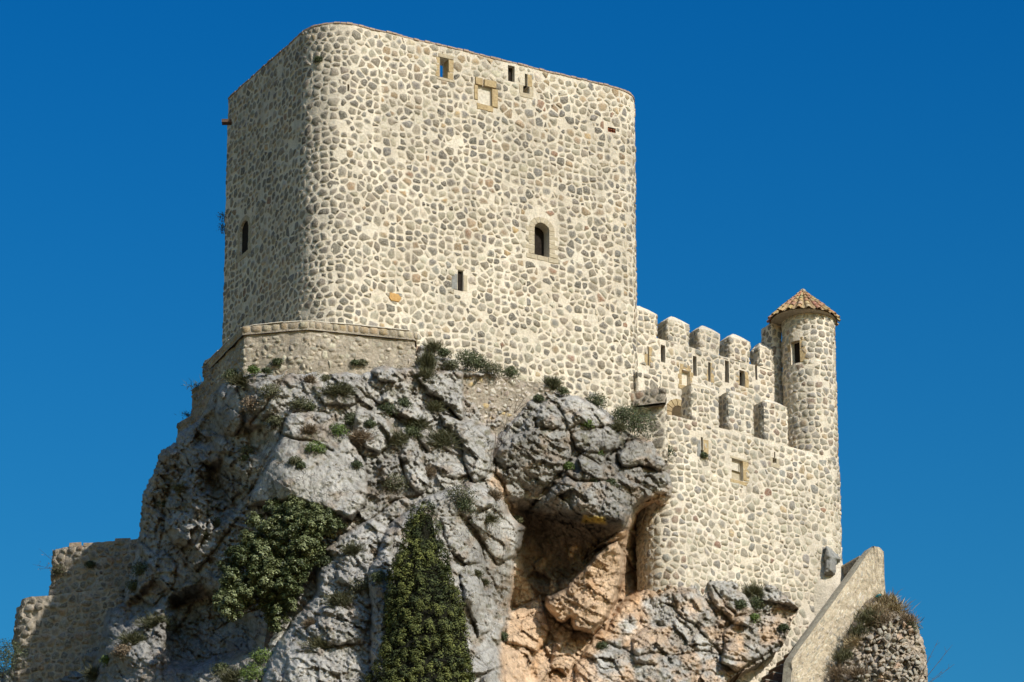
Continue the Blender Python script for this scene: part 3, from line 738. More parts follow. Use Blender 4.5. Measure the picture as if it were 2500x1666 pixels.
def sheet(name, mask, X, Y, D, C, mat, skirt=(7., 0.), down=None):
    """builds the rock surface, wrapped back along its outline so that it has thickness"""
    h, wd = X.shape; W = P(X, Y, D)
    q = mask[:-1, :-1] & mask[1:, :-1] & mask[:-1, 1:] & mask[1:, 1:]
    idx = np.full(X.shape, -1); used = np.zeros(X.shape, bool)
    used[:-1, :-1] |= q; used[1:, :-1] |= q; used[:-1, 1:] |= q; used[1:, 1:] |= q
    idx[used] = np.arange(used.sum()); V = W[used]; CC = np.concatenate([C[used], np.ones((used.sum(), 1))], 1)
    i, j = np.where(q)
    F = np.stack([idx[i, j], idx[i+1, j], idx[i+1, j+1], idx[i, j+1]], 1)
    E = np.concatenate([F[:, [0, 1]], F[:, [1, 2]], F[:, [2, 3]], F[:, [3, 0]]])
    key = {}
    a = E.min(1).astype(np.int64)*10000000+E.max(1); u, inv, cnt = np.unique(a, return_inverse=True, return_counts=True)
    B = E[cnt[inv] == 1]
    bv = np.unique(B); n0 = len(V); m = {v: k for k, v in enumerate(bv)}; nb = len(bv)
    mp = np.zeros(n0, int); mp[bv] = np.arange(nb)
    rings = []; src = V[bv]
    cx = V[:, 0].mean()
    for k, f in enumerate((.06, .25, 1.)):
        R = src.copy(); R[:, 1] += skirt[0]*f; R[:, 0] += (cx-src[:, 0])*.12*f; R[:, 2] -= .03*k
        R += np.stack([fbm(src[:, 0]*2, src[:, 2]*2, 5+k, 3)*.15, 0*src[:, 0], fbm(src[:, 0]*2, src[:, 2]*2, 9+k, 3)*.15-.05*k], 1)
        rings.append(R)
    FF = [F]; prev = B
    for k in range(3):
        nx = mp[B]+n0+k*nb
        FF.append(np.stack([prev[:, 1], prev[:, 0], nx[:, 0], nx[:, 1]], 1)); prev = nx
    V = np.concatenate([V]+rings); CC = np.concatenate([CC]+[CC[bv]]*3)
    o = mesh(name, V, np.concatenate(FF), mat, None, CC, smooth=False)
    return o
_in = poly_dist(OUT, GX+2.0*fbm(GX/9, GY/9, 200, 3)*1.6, GY+2.0*fbm(GX/9, GY/9, 201, 3)*1.6) > 0
# round the crag away from us at its left and upper outline
_e = poly_dist([(x, y) for x, y in OUT], GX, GY)
rim = np.clip(1-_e/16., 0, 1)**2*.9*(GY < 1600)*((GX < 1120) | (GY < 1230))
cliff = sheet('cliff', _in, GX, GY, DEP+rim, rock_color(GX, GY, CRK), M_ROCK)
tag(cliff, kind='structure')

# ------------------------------------------------------------------ the keep
TH = math.radians(28.5)
A = np.array(XY(775, 0, 450)); n_r = np.array([math.sin(TH), -math.cos(TH)]); a_r = np.array([math.cos(TH), math.sin(TH)])
def solve_len(start, d, px, py):
    k = (px-1250)/(CE*FPX-SE*(833-py)); return (k*start[1]-start[0])/(d[0]-k*d[1])
LB = solve_len(A, -n_r, 552, 300); LC = solve_len(A, a_r, 1585, 500)
B = A-n_r*LB; Cc = A+a_r*LC; Dd = B+a_r*LC
keep_lp = Loop([B, A, Cc, Dd], [.25, 2.25, 2.0, 2.0])
zk_top = keep_lp.hit(880, 67)[1]+.06; zk_bot = Z(1010, 3)
print('keep', LB, LC, zk_top, [keep_lp.hit(*p) for p in ((556, 203), (870, 64), (1500, 203))])
keep = thing('castle_keep', 'tall cream and grey rubble stone keep with rounded corners on the crag', 'tower', (*((A+Dd)/2), zk_bot))
kops = [opening(keep_lp, 1074, 1099, 143, 191, through=True), opening(keep_lp, 1240, 1256, 161, 200, .3),
        opening(keep_lp, 1281, 1287, 181, 214, through=True), opening(keep_lp, 1277, 1292, 211, 228, through=True),
        opening(keep_lp, 1166, 1200, 212, 256, .28), opening(keep_lp, 1305, 1341, 545, 625, .60, arch=.36),
        opening(keep_lp, 1117, 1131, 661, 711, .16), opening(keep_lp, 586, 606, 540, 618, .14, arch=.5),
        opening(keep_lp, 848, 853, 206, 223, .5), opening(keep_lp, 1484, 1503, 312, 324, .25)]
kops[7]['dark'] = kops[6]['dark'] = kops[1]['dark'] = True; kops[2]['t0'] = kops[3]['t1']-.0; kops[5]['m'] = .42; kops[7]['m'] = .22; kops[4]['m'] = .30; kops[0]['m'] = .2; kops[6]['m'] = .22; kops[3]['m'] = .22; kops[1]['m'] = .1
sc3 = (kops[3]['s0']+kops[3]['s1'])/2
shell('masonry', keep_lp, zk_bot, zk_top, kops, MM['cream'], keep, .17, inner=(.85, zk_top-2.6))
# coping of thin bricks all along the top
def coping(parent, lp, z, mat, n, h=.09, out=.05, deep=.5, name='coping_brick', wid=None, srange=None):
    v0, v1 = srange or lp.vis(); s = v0; rng = random.Random(5)
    L = (v1-v0)/n
    for i in range(n):
        a, b = v0+i*L+.012, v0+(i+1)*L-.012; hh = h*rng.uniform(.8, 1.2); o = out*rng.uniform(.3, 1.3)
        zz = z+float(fbm(np.array([s*1.3+i*L]), np.array([0.]), 77, 3)[0])*.05-.02
        S = [a, b, b, a]; V = np.concatenate([lp.map(S, [zz]*4, [o, o, -deep, -deep]), lp.map(S, [zz+hh]*4, [o-.01, o-.01, -deep, -deep])])
        mesh(name, V, [(0, 1, 5, 4), (1, 2, 6, 5), (2, 3, 7, 6), (3, 0, 4, 7), (4, 5, 6, 7), (3, 2, 1, 0)], mat, parent)
M_COP = mat_plain('coping_clay', (.40, .29, .21), (.25, .19, .14), 5.)
coping(keep, keep_lp, zk_top, M_COP, 92)
sA = keep_lp.hit(735, 500)[0]; sE = keep_lp.hit(865, 500)[0]
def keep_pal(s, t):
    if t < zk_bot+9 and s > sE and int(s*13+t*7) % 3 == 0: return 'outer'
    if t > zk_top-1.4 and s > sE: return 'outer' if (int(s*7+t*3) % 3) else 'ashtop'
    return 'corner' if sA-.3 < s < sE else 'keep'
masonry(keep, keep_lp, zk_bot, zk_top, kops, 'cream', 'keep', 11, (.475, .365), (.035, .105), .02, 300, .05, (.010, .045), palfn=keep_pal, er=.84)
rr = random.Random(3)
def frame_window(parent, lp, o, mat, jw=.36, jh=.26, sill=True, h=.02, nvo=7):
    """dressed jamb stones, arch stones and sill round an opening"""
    s0, s1, t0, t1 = o['s0'], o['s1'], o['t0'], o['t1']; sp = t1-o['arch']; n = max(2, int(round((sp-t0)/jh))); k = (sp-t0)/n
    for side in (0, 1):
        for i in range(n):
            w_ = jw*(1.25 if (i+side) % 2 else .8)
            a, b = (s0-w_, s0-.004) if side == 0 else (s1+.004, s1+w_)
            ashlar(lp, a, b, t0+i*k+.012, t0+(i+1)*k-.012, parent, mat, h, rng=rr)
    sc = (s0+s1)/2; hw = (s1-s0)/2
    if o['arch'] > 0:
        for i in range(nvo):
            a0 = math.pi*i/nvo+.02; a1 = math.pi*(i+1)/nvo-.02
            q = [(sc-(hw)*math.cos(a0), sp+o['arch']*math.sin(a0)), (sc-(hw)*math.cos(a1), sp+o['arch']*math.sin(a1)),
                 (sc-(hw+jw*.8)*math.cos(a1), sp+(o['arch']+jw*.8)*math.sin(a1)), (sc-(hw+jw*.8)*math.cos(a0), sp+(o['arch']+jw*.8)*math.sin(a0))]
            prism(lp.map, q, parent, mat, h, 'arch_stone')
    else: ashlar(lp, s0-jw*.5, s1+jw*.5, t1+.005, t1+jh, parent, mat, h, rng=rr)
    if sill:
        m = 3; a, b = s0-jw*1.2, s1+jw*1.35; 
        for i in range(m): ashlar(lp, a+(b-a)*i/m+.008, a+(b-a)*(i+1)/m-.008, t0-.27, t0-.01, parent, mat, h+.01, 'sill_stone', rng=rr)
frame_window(keep, keep_lp, kops[5], M_ASHL, .42, .27)
frame_window(keep, keep_lp, kops[7], M_ASHL, .34, .30, nvo=5)
# a timber leaf stands half open deep in the arched window
o = kops[5]; dl = keep_lp.map([o['s0']+.02, o['s0']+.36, o['s0']+.36, o['s0']+.02], [o['t0'], o['t0'], o['t1']-.2, o['t1']-.2], [-.42, -.55, -.55, -.42])
mesh('window_shutter', np.concatenate([dl, dl+np.array([0.02, .05, 0])]), [(0, 1, 2, 3), (7, 6, 5, 4), (0, 4, 5, 1), (1, 5, 6, 2), (2, 6, 7, 3), (3, 7, 4, 0)], M_DARK, keep)
# broken sandstone reveals near the top
o = kops[0]
ashlar(keep_lp, o['s0']-.26, o['s0']-.005, o['t0'], o['t0']+.45, keep, M_ASH, .03, rng=rr); ashlar(keep_lp, o['s0']-.22, o['s0']-.005, o['t0']+.48, o['t1'], keep, M_ASH, .02, rng=rr)
ashlar(keep_lp, o['s1']-.14, o['s1']+.2, o['t0'], o['t0']+.40, keep, M_ASH, .02, back=.5, rng=rr); ashlar(keep_lp, o['s1']-.09, o['s1']+.22, o['t0']+.43, o['t1'], keep, M_ASH, .015, back=.5, rng=rr)
ashlar(keep_lp, o['s0']-.2, o['s1']+.3, o['t0']-.16, o['t0']-.01, keep, M_ASHL, .04, rng=rr); ashlar(keep_lp, o['s0']-.1, o['s1']+.2, o['t1']+.01, o['t1']+.22, keep, M_ASHL, .05, rng=rr)
o = kops[4]
ashlar(keep_lp, o['s0']-.16, o['s0']+.28, o['t1'], o['t1']+.42, keep, M_ASH, .10, rng=rr); ashlar(keep_lp, o['s0']+.34, o['s1']+.26, o['t1'], o['t1']+.40, keep, M_ASH, .12, rng=rr)
ashlar(keep_lp, o['s0']-.22, o['s0'], o['t0']+.15, o['t1']-.02, keep, M_ASH, .05, rng=rr); ashlar(keep_lp, o['s1'], o['s1']+.36, o['t0']-.05, o['t1']-.02, keep, M_ASH, .07, rng=rr)
ashlar(keep_lp, o['s0']-.05, o['s1']+.1, o['t0']-.34, o['t0']-.01, keep, M_ASH, .04, rng=rr); ashlar(keep_lp, o['s0'], o['s1']-.02, o['t0']+.01, o['t1']-.03, keep, M_WHITE, -.12, 'blocking_stone', back=.24, rng=rr)
o = kops[3]; ashlar(keep_lp, o['s0']-.24, o['s0']-.01, o['t0']-.1, o['t1']+.02, keep, M_ASHL, .02, rng=rr); ashlar(keep_lp, o['s1']+.01, o['s1']+.26, o['t0']-.1, o['t1']+.02, keep, M_ASHL, .02, rng=rr)
ashlar(keep_lp, o['s0']-.2, o['s1']+.2, o['t0']-.26, o['t0']-.01, keep, M_ASHL, .02, rng=rr); ashlar(keep_lp, kops[2]['s1']+.01, kops[2]['s1']+.30, kops[2]['t0']+.02, kops[2]['t1'], keep, M_ASH, .02, rng=rr)
o = kops[6]; ashlar(keep_lp, o['s0']-.36, o['s0']-.02, o['t0']+.02, o['t1']-.25, keep, mat_plain('grey_block', (.28, .27, .24), (.17, .165, .15), 6.), .02, rng=rr)
ashlar(keep_lp, o['s1']+.02, o['s1']+.24, o['t0']+.05, o['t1']-.2, keep, M_ASHL, .02, rng=rr); ashlar(keep_lp, o['s0']-.12, o['s1']+.06, o['t1']+.02, o['t1']+.24, keep, M_ASHL, .03, rng=rr)
o = kops[9]
for i in range(3):
    for k in range(2): ashlar(keep_lp, o['s0']+i*(o['s1']-o['s0'])/3+.01, o['s0']+(i+1)*(o['s1']-o['s0'])/3-.01, o['t0']+.01+k*.14, o['t0']+.13+k*.14, keep, mat_plain('red_brick', (.28, .11, .06), (.14, .05, .03)) if i+k == 0 else bpy.data.materials['red_brick'], -.06, 'brick', back=.15, rng=rr)
# one large orange stone low on the face
s_, t_ = keep_lp.hit(964, 726); prism(keep_lp.map, [(s_-.34, t_-.12), (s_-.2, t_-.24), (s_+.25, t_-.22), (s_+.38, t_), (s_+.2, t_+.22), (s_-.3, t_+.2)], keep, mat_plain('ochre_stone', (.55, .33, .12), (.42, .24, .09), 9.), .055, 'ochre_stone')
# stub of a beam on the far left edge
bb = P(547, 296, 8.0); mesh('wall_stub', np.array([(x, y, z) for x in (bb[0]-.12, bb[0]+.4) for y in (bb[1]-.1, bb[1]+.3) for z in (bb[2]-.1, bb[2]+.08)]), [(0, 1, 3, 2), (4, 6, 7, 5), (0, 4, 5, 1), (2, 3, 7, 6), (0, 2, 6, 4), (1, 5, 7, 3)], M_BRICK, keep)

# ------------------------------------------------------------------ buttress wall under the near corner
p1 = np.array(XY(596, .55, 850)); p2 = np.array(XY(751, -.15, 850)); p3 = np.array(XY(1014, 1.25, 850))
p0 = p1+np.array([-.40, .917])*6.0
but_lp = Loop([p0, p1, p2, p3, p3+np.array([-.3, 6.]), p0+np.array([4, 2.])], [.05, .12, .35, .1, .05, .05]); but_lp.amp = .08
zb1 = but_lp.hit(757, 785)[1]; zb0 = Z(1010, 0)
print('buttress top', [but_lp.hit(*p)[1] for p in ((600, 793), (757, 785), (1005, 806))])
butt = thing('buttress_wall', 'low pale rendered rubble wall with a brown stone coping round the foot of the keep', 'wall', (*p2, zb0))
shell('masonry', but_lp, zb0, zb1-.48, [], MM['grey'], butt, .15, cap=False)
sb0 = but_lp.hit(598, 850)[0]; sb1 = but_lp.vis()[1]
masonry(butt, but_lp, zb0, zb1-.62, [], 'grey', 'butt', 21, (.36, .25), (.01, .09), .12, 280, proud=(-.002, .075), er=.66)
class Off:
    def __init__(s, lp, o): s.lp = lp; s.o = o
cap_lp = Loop([p0+(-.09, -.09), p1+(-.09, -.09), p2+(0, -.1), p3+(.06, -.1), p3+np.array([-.2, 6.]), p0+np.array([4, 2.])], [.05, .12, .35, .1, .05, .05]); cap_lp.amp = .02
shell('coping_band', cap_lp, zb1-.50, zb1, [], MM['grey'], butt, .2)
rng = random.Random(8); c0, c1 = cap_lp.vis(); s = c0+.05; st = []
while s < c1-.2:
    w_ = rng.uniform(.28, .60); q = [(s+.03, zb1-.40+rng.uniform(0, .04)), (s+w_/2, zb1-.42), (s+w_-.03, zb1-.40+rng.uniform(0, .04)), (s+w_-.02, zb1-.1), (s+w_-.09, zb1-.05), (s+w_/2, zb1-.045), (s+.08, zb1-.05), (s+.02, zb1-.12)]
    st.append(stone_mesh(q, cap_lp.map, rng, pick(rng, 'ashtop'), (.02, .05), .86)); s += w_
lay(butt, st, MS['grey'], name='coping_stone')
# thin slab course on top of the band
coping(butt, cap_lp, zb1+.0, M_WHITE, 26, .05, .06, .9, 'coping_slab')

# ------------------------------------------------------------------ stepped old wall going down behind, in shade
def stepped():
    steps = [(538, 497, 860, 882, 940, 3.2), (497, 468, 926, 952, 1020, 5.2), (470, 433, 1013, 1035, 1075, 6.6)]
    for i, (xr, xl, yr, yl, yb, yo) in enumerate(steps):
        r_ = np.array(XY(xr+40, yo-.6, yr)); l_ = np.array(XY(xl, yo+2.2, yl)); back = np.array([1.2, 3.5])
        zt = float(P(xl, yl, yo+2.2)[2]); zb_ = zt-5.
        lp = Loop([l_, r_, r_+back, l_+back], .1); lp.amp = .07
        lab = ['crumbling old masonry wall stepping down beside the keep, its topmost step', 'crumbling old masonry wall in shade, middle step above the rock edge', 'crumbling old masonry stub in shade, lowest step above the rock edge'][i]
        w_ = thing('ruined_wall', lab, 'wall', (*l_, zb_), 'stepped old walls on the left edge')
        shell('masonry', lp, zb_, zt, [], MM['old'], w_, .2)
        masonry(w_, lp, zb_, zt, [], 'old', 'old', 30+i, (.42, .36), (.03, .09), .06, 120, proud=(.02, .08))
stepped()

# ------------------------------------------------------------------ ruined curtain at the lower left
q0 = np.array(XY(121, 15.6, 1400)); q1 = np.array(XY(126, 14.7, 1400)); q2 = np.array(XY(372, 12.9, 1400))
ul = Loop([q0+(0.2, 3.), q1, q2, q2+(0, 4.5), q0+(.5, 5)], [.1, .25, .1, .1, .1], flare=lambda s, t: .06*np.maximum(0, zul-np.asarray(t))); ul.amp = .13
zul = ul.hit(200, 1331)[1]; zl0 = Z(1660, 12)
ulw = thing('ruined_curtain_wall', 'ruined brown rubble wall with a broken top, half sunlit, left of the crag', 'wall', (*q1, zl0))
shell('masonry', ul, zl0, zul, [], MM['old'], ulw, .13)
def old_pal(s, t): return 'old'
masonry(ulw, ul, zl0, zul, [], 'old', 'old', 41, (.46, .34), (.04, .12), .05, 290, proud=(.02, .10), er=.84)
rng = random.Random(4)
def loose(parent, px0, px1, py, yo, h, mat, seed, n=1):
    rng = random.Random(seed)
    a = P(px0, py, yo); b = P(px1, py, yo); hh = h/44.
    V = []
    for (x, y) in ((a[0], a[1]-.05), (b[0], b[1]-.05), (b[0], b[1]+.8), (a[0], a[1]+.8)):
        V.append((x+rng.uniform(-.03, .03), y, a[2]-.12)); 
    for (x, y) in ((a[0], a[1]-.03), (b[0], b[1]-.03), (b[0]-.05, b[1]+.8), (a[0]+.05, a[1]+.8)):
        V.append((x+rng.uniform(-.04, .04), y, a[2]+hh+rng.uniform(-.03, .03)))
    mesh('loose_block', V, [(0, 1, 5, 4), (1, 2, 6, 5), (2, 3, 7, 6), (3, 0, 4, 7), (4, 5, 6, 7), (3, 2, 1, 0)], mat, parent)
M_OLDB = mat_plain('weathered_block', (.38, .29, .20), (.17, .13, .09), 5.)
loose(ulw, 281, 318, 1324, 13.5, 9, M_OLDB, 1); loose(ulw, 320, 350, 1326, 13.2, 7, M_OLDB, 2); loose(ulw, 169, 200, 1331, 14.4, 6, M_OLDB, 3); loose(ulw, 205, 245, 1330, 14.1, 4, M_OLDB, 4)
r0 = np.array(XY(41, 15.6, 1540)); r1 = np.array(XY(47, 14.0, 1540)); r2 = np.array(XY(300, 12.4, 1540))
ll = Loop([r0+(.3, 3.), r0, r1, r2, r2+(0, 5)], [.2, .3, .9, .1, .1], flare=lambda s, t: .05*np.maximum(0, zll-np.asarray(t))); ll.amp = .15
zll = ll.hit(90, 1457)[1]
llw = thing('ruined_bastion', 'lower round-cornered rubble bastion at the far left, mostly in shadow', 'wall', (*r1, zl0-3))
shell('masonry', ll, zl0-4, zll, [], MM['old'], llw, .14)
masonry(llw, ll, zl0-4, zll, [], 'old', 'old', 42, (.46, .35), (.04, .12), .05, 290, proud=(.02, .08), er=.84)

# ------------------------------------------------------------------ rubble patch between crag and keep
g0 = np.array(XY(1118, 3.15, 960)); g1 = np.array(XY(1350, 5.35, 960))
pl_ = Loop([g0, g1, g1+(-.5, 2.), g0+(-.5, 2.)], .1); pl_.amp = .10
zg = pl_.hit(1200, 915)[1]; pw = thing('rubble_retaining_wall', 'crumbling patch of white and pink rubble wedged between the crag and the keep', 'wall', (*g0, zg-6))
shell('masonry', pl_, zg-6.5, zg, [], MM['old'], pw, .13)
masonry(pw, pl_, zg-6.5, zg, [], 'old', 'white', 51, (.34, .23), (.02, .09), .18, 290, proud=(.0, .07), er=.66)

# ------------------------------------------------------------------ curtain wall with merlons
TC = math.radians(34.9)
d_c = np.array([math.cos(TC), math.sin(TC)]); n_c = np.array([math.sin(TC), -math.cos(TC)])
def wall_loop(px0, yo0, px1, th, py=900, rad=.06, d=d_c, nn=n_c, amp=.03, flare=None, radii=None):
    a = np.array(XY(px0, yo0, py)); L = solve_len(a, d, px1, py); b = a+d*L
    lp = Loop([a, b, b-nn*th, a-nn*th], radii or rad, flare); lp.amp = amp; return lp, a, b
CY = 12.0
cur_lp, ca, cb = wall_loop(1538, CY, 1915, 1.0)
zc = cur_lp.hit(1700, 852)[1]; zc0 = Z(1170, CY)
print('crenel z', [cur_lp.hit(*p)[1] for p in ((1608, 828), (1684, 846), (1758, 866), (1832, 884))])
curtain = thing('curtain_wall', 'battlemented stone curtain wall with loopholes between the keep and the turret', 'wall', (*ca, zc0))
def slit(lp, x0, x1, y0, y1, d=.8, m=.06):
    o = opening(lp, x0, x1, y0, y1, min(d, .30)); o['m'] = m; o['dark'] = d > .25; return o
cops = [slit(cur_lp, 1581, 1584.5, 846, 893), slit(cur_lp, 1613, 1624, 843, 885), slit(cur_lp, 1692, 1701, 870, 918), slit(cur_lp, 1729, 1734.5, 885, 932),
        slit(cur_lp, 1770, 1780, 881, 934), slit(cur_lp, 1805, 1818, 905, 943, .7), slit(cur_lp, 1844, 1849, 890, 928), slit(cur_lp, 1664, 1684, 905, 942, .22, .14)]
cops[7]['m'] = .2
gate = opening(cur_lp, 1640, 1676, 992, 1033, 1.9, arch=.45); gate['m'] = .62
cops.append(gate)
shell('masonry', cur_lp, zc0, zc, cops, MM['outer'], curtain, .16)
masonry(curtain, cur_lp, zc0, zc, cops, 'outer', 'turret', 61, (.44, .345), (.03, .09), .05, 290, .05, (.012, .045))
for k in (0, 3, 5):
    o = cops[k]; m_ = (o['t0']+o['t1'])/2; w2 = .24 if k != 5 else .26
    ashlar(cur_lp, o['s1']+.005, o['s1']+w2, o['t0']-.02, m_-.01, curtain, M_ASH, .02, rng=rr); ashlar(cur_lp, o['s1']+.005, o['s1']+w2*.95, m_+.01, o['t1'], curtain, M_ASH, .02, rng=rr)
    ashlar(cur_lp, o['s0']-w2*.8, o['s0']-.005, o['t0'], m_+.1, curtain, M_ASH, .015, rng=rr)
frame_window(curtain, cur_lp, cops[7], M_ASH, .20, .34, sill=True)
frame_window(curtain, cur_lp, gate, M_ASH, .50, .34, sill=False, nvo=7, h=.05)
# sandstone wedge stones above the gateway
# merlons
def merlon(parent, px0, px1, top, yo_px, z0, ridge, seed, lpref, th=.96, pal='turret', name='merlon', hipx=.35):
    """one merlon: a block with a low pyramid cap, standing on the wall lpref"""
    s0 = lpref.hit(px0, yo_px)[0]; s1 = lpref.hit(px1, yo_px)[0]
    a = lpref.at(s0)[0]; b = lpref.at(s1)[0]; d = (b-a)/np.linalg.norm(b-a); nn = np.array([d[1], -d[0]])
    a = a+nn*.012; b = b+nn*.012
    lp = Loop([a, b, b-nn*th, a-nn*th], .09); lp.amp = .06
    zt = z0+top-.0
    V0 = None
    h = shell(name, lp, z0-.02, zt, [], MM['outer'], parent, .16, cap=False)
    # cap
    n = 40; S = np.linspace(0, lp.L, n, endpoint=False); R = []; c = lp.X.mean(0)
    for f, dz in ((1.0, -.02), (1.03, .03), (.55, ridge*.62), (.12, ridge)):
        X = lp.map(S, S*0+zt+dz, 0.); X[:, :2] = c+(X[:, :2]-c)*np.array([f, f]); X[:, 2] += fbm(S*3, S*0+f*5, seed, 2)*.03; R.append(X)
    F = [(j*n+i, j*n+(i+1) % n, (j+1)*n+(i+1) % n, (j+1)*n+i) for j in range(3) for i in range(n)]+[[3*n+i for i in range(n)]]
    # the parent of the cap and stones is the merlon itself
    mesh('cap', np.concatenate(R), F, MM['outer'], h)
    rng = random.Random(seed); v0, v1 = lp.vis()
    cs = cells(v0, v1, z0, zt, .40, .35, rng, (.03, .08), None, .03)
    VV = [stone_mesh(q, lp.map, rng, pick(rng, pal), (.015, .05)) for q in cs]
    for V, F, C in VV: mesh('stone', V, F, MS['outer'], h, C)
    return h
zref = zc
for i, (x0, x1, dz) in enumerate(((1546, 1606, 0), (1631, 1684, 0), (1708, 1758, 0), (1782, 1832, 0), (1855, 1888, 0))):
    tp = (1.30, 1.24, 1.22, 1.24, 1.18)[i]
    merlon(curtain, x0, x1, tp, 900, zc, .48, 70+i, cur_lp)
# wing between the last merlon and the turret
wl, wa, wb = wall_loop(1885, CY+5.0-.12, 1925, 1.0, 850)
wing_z = wl.hit(1890, 786)[1]; print('wing', wl.hit(1890, 786), zc)
merlon(curtain, 1885, 1911, wing_z-zc+.1, 850, zc, .12, 76, cur_lp, 1.02, name='turret_wing')

# ------------------------------------------------------------------ round turret
TYO = 17.6; tcx = np.array(XY(1977, TYO, 950)); TC0 = tcx; TR = 65.5/48*(Y0+TYO)/Y0*.985
def circ_loop(c, r, n=28, a0=math.pi/2, flare=None):
    pts = [c+r*np.array([math.cos(a0+2*math.pi*i/n), math.sin(a0+2*math.pi*i/n)]) for i in range(n)]
    l = Loop(pts, .02, flare)
    return l
class Circle(Loop):
    def __init__(self, c, r, flare=None, a0=math.pi/2, n=64):
        a = a0+np.linspace(0, 2*math.pi, n+1); self.N = np.stack([np.cos(a), np.sin(a)], -1); self.X = c+r*self.N
        self.S = r*(a-a0); self.L = self.S[-1]; self.flare = flare
zt1 = None
tur_lp = Circle(tcx, TR); tur_lp.amp = .035
zt1 = float(P(1977, 790, TYO)[2]); zt0 = Z(1640, TYO)
turret = thing('round_turret', 'round stone turret with a conical clay tile roof at the right end of the wall', 'turret', (*tcx, zt0))
zfl = Z(1335, TYO)
tur_lp.flare = lambda s, t: .10*np.clip((zfl-np.asarray(t)), 0, 3)**1.5
tops = [slit(tur_lp, 1931, 1953, 833, 888, 1.0, .12), slit(tur_lp, 2034, 2038.5, 836, 896, .4, .03)]
shell('masonry', tur_lp, zt0, zt1, tops, MM['outer'], turret, .15)
masonry(turret, tur_lp, Z(1180, TYO), zt1, tops, 'outer', 'turret', 81, (.42, .335), (.025, .08), .03, 300, .05, (.015, .05))
o = tops[0]
ashlar(tur_lp, o['s0']-.25, o['s0']-.005, o['t0'], o['t0']+.42, turret, M_ASHL, .02, rng=rr); ashlar(tur_lp, o['s0']-.25, o['s0']-.005, o['t1']-.5, o['t1']-.1, turret, M_ASH, .03, rng=rr)
ashlar(tur_lp, o['s1']+.005, o['s1']+.34, o['t0']+.02, o['t0']+.75, turret, M_ASH, .03, rng=rr); ashlar(tur_lp, o['s1']+.005, o['s1']+.30, o['t0']+.78, o['t1'], turret, M_ASH, .03, rng=rr)
ashlar(tur_lp, o['s0']-.2, o['s1']+.2, o['t1']+.01, o['t1']+.16, turret, M_ASH, .04, rng=rr)
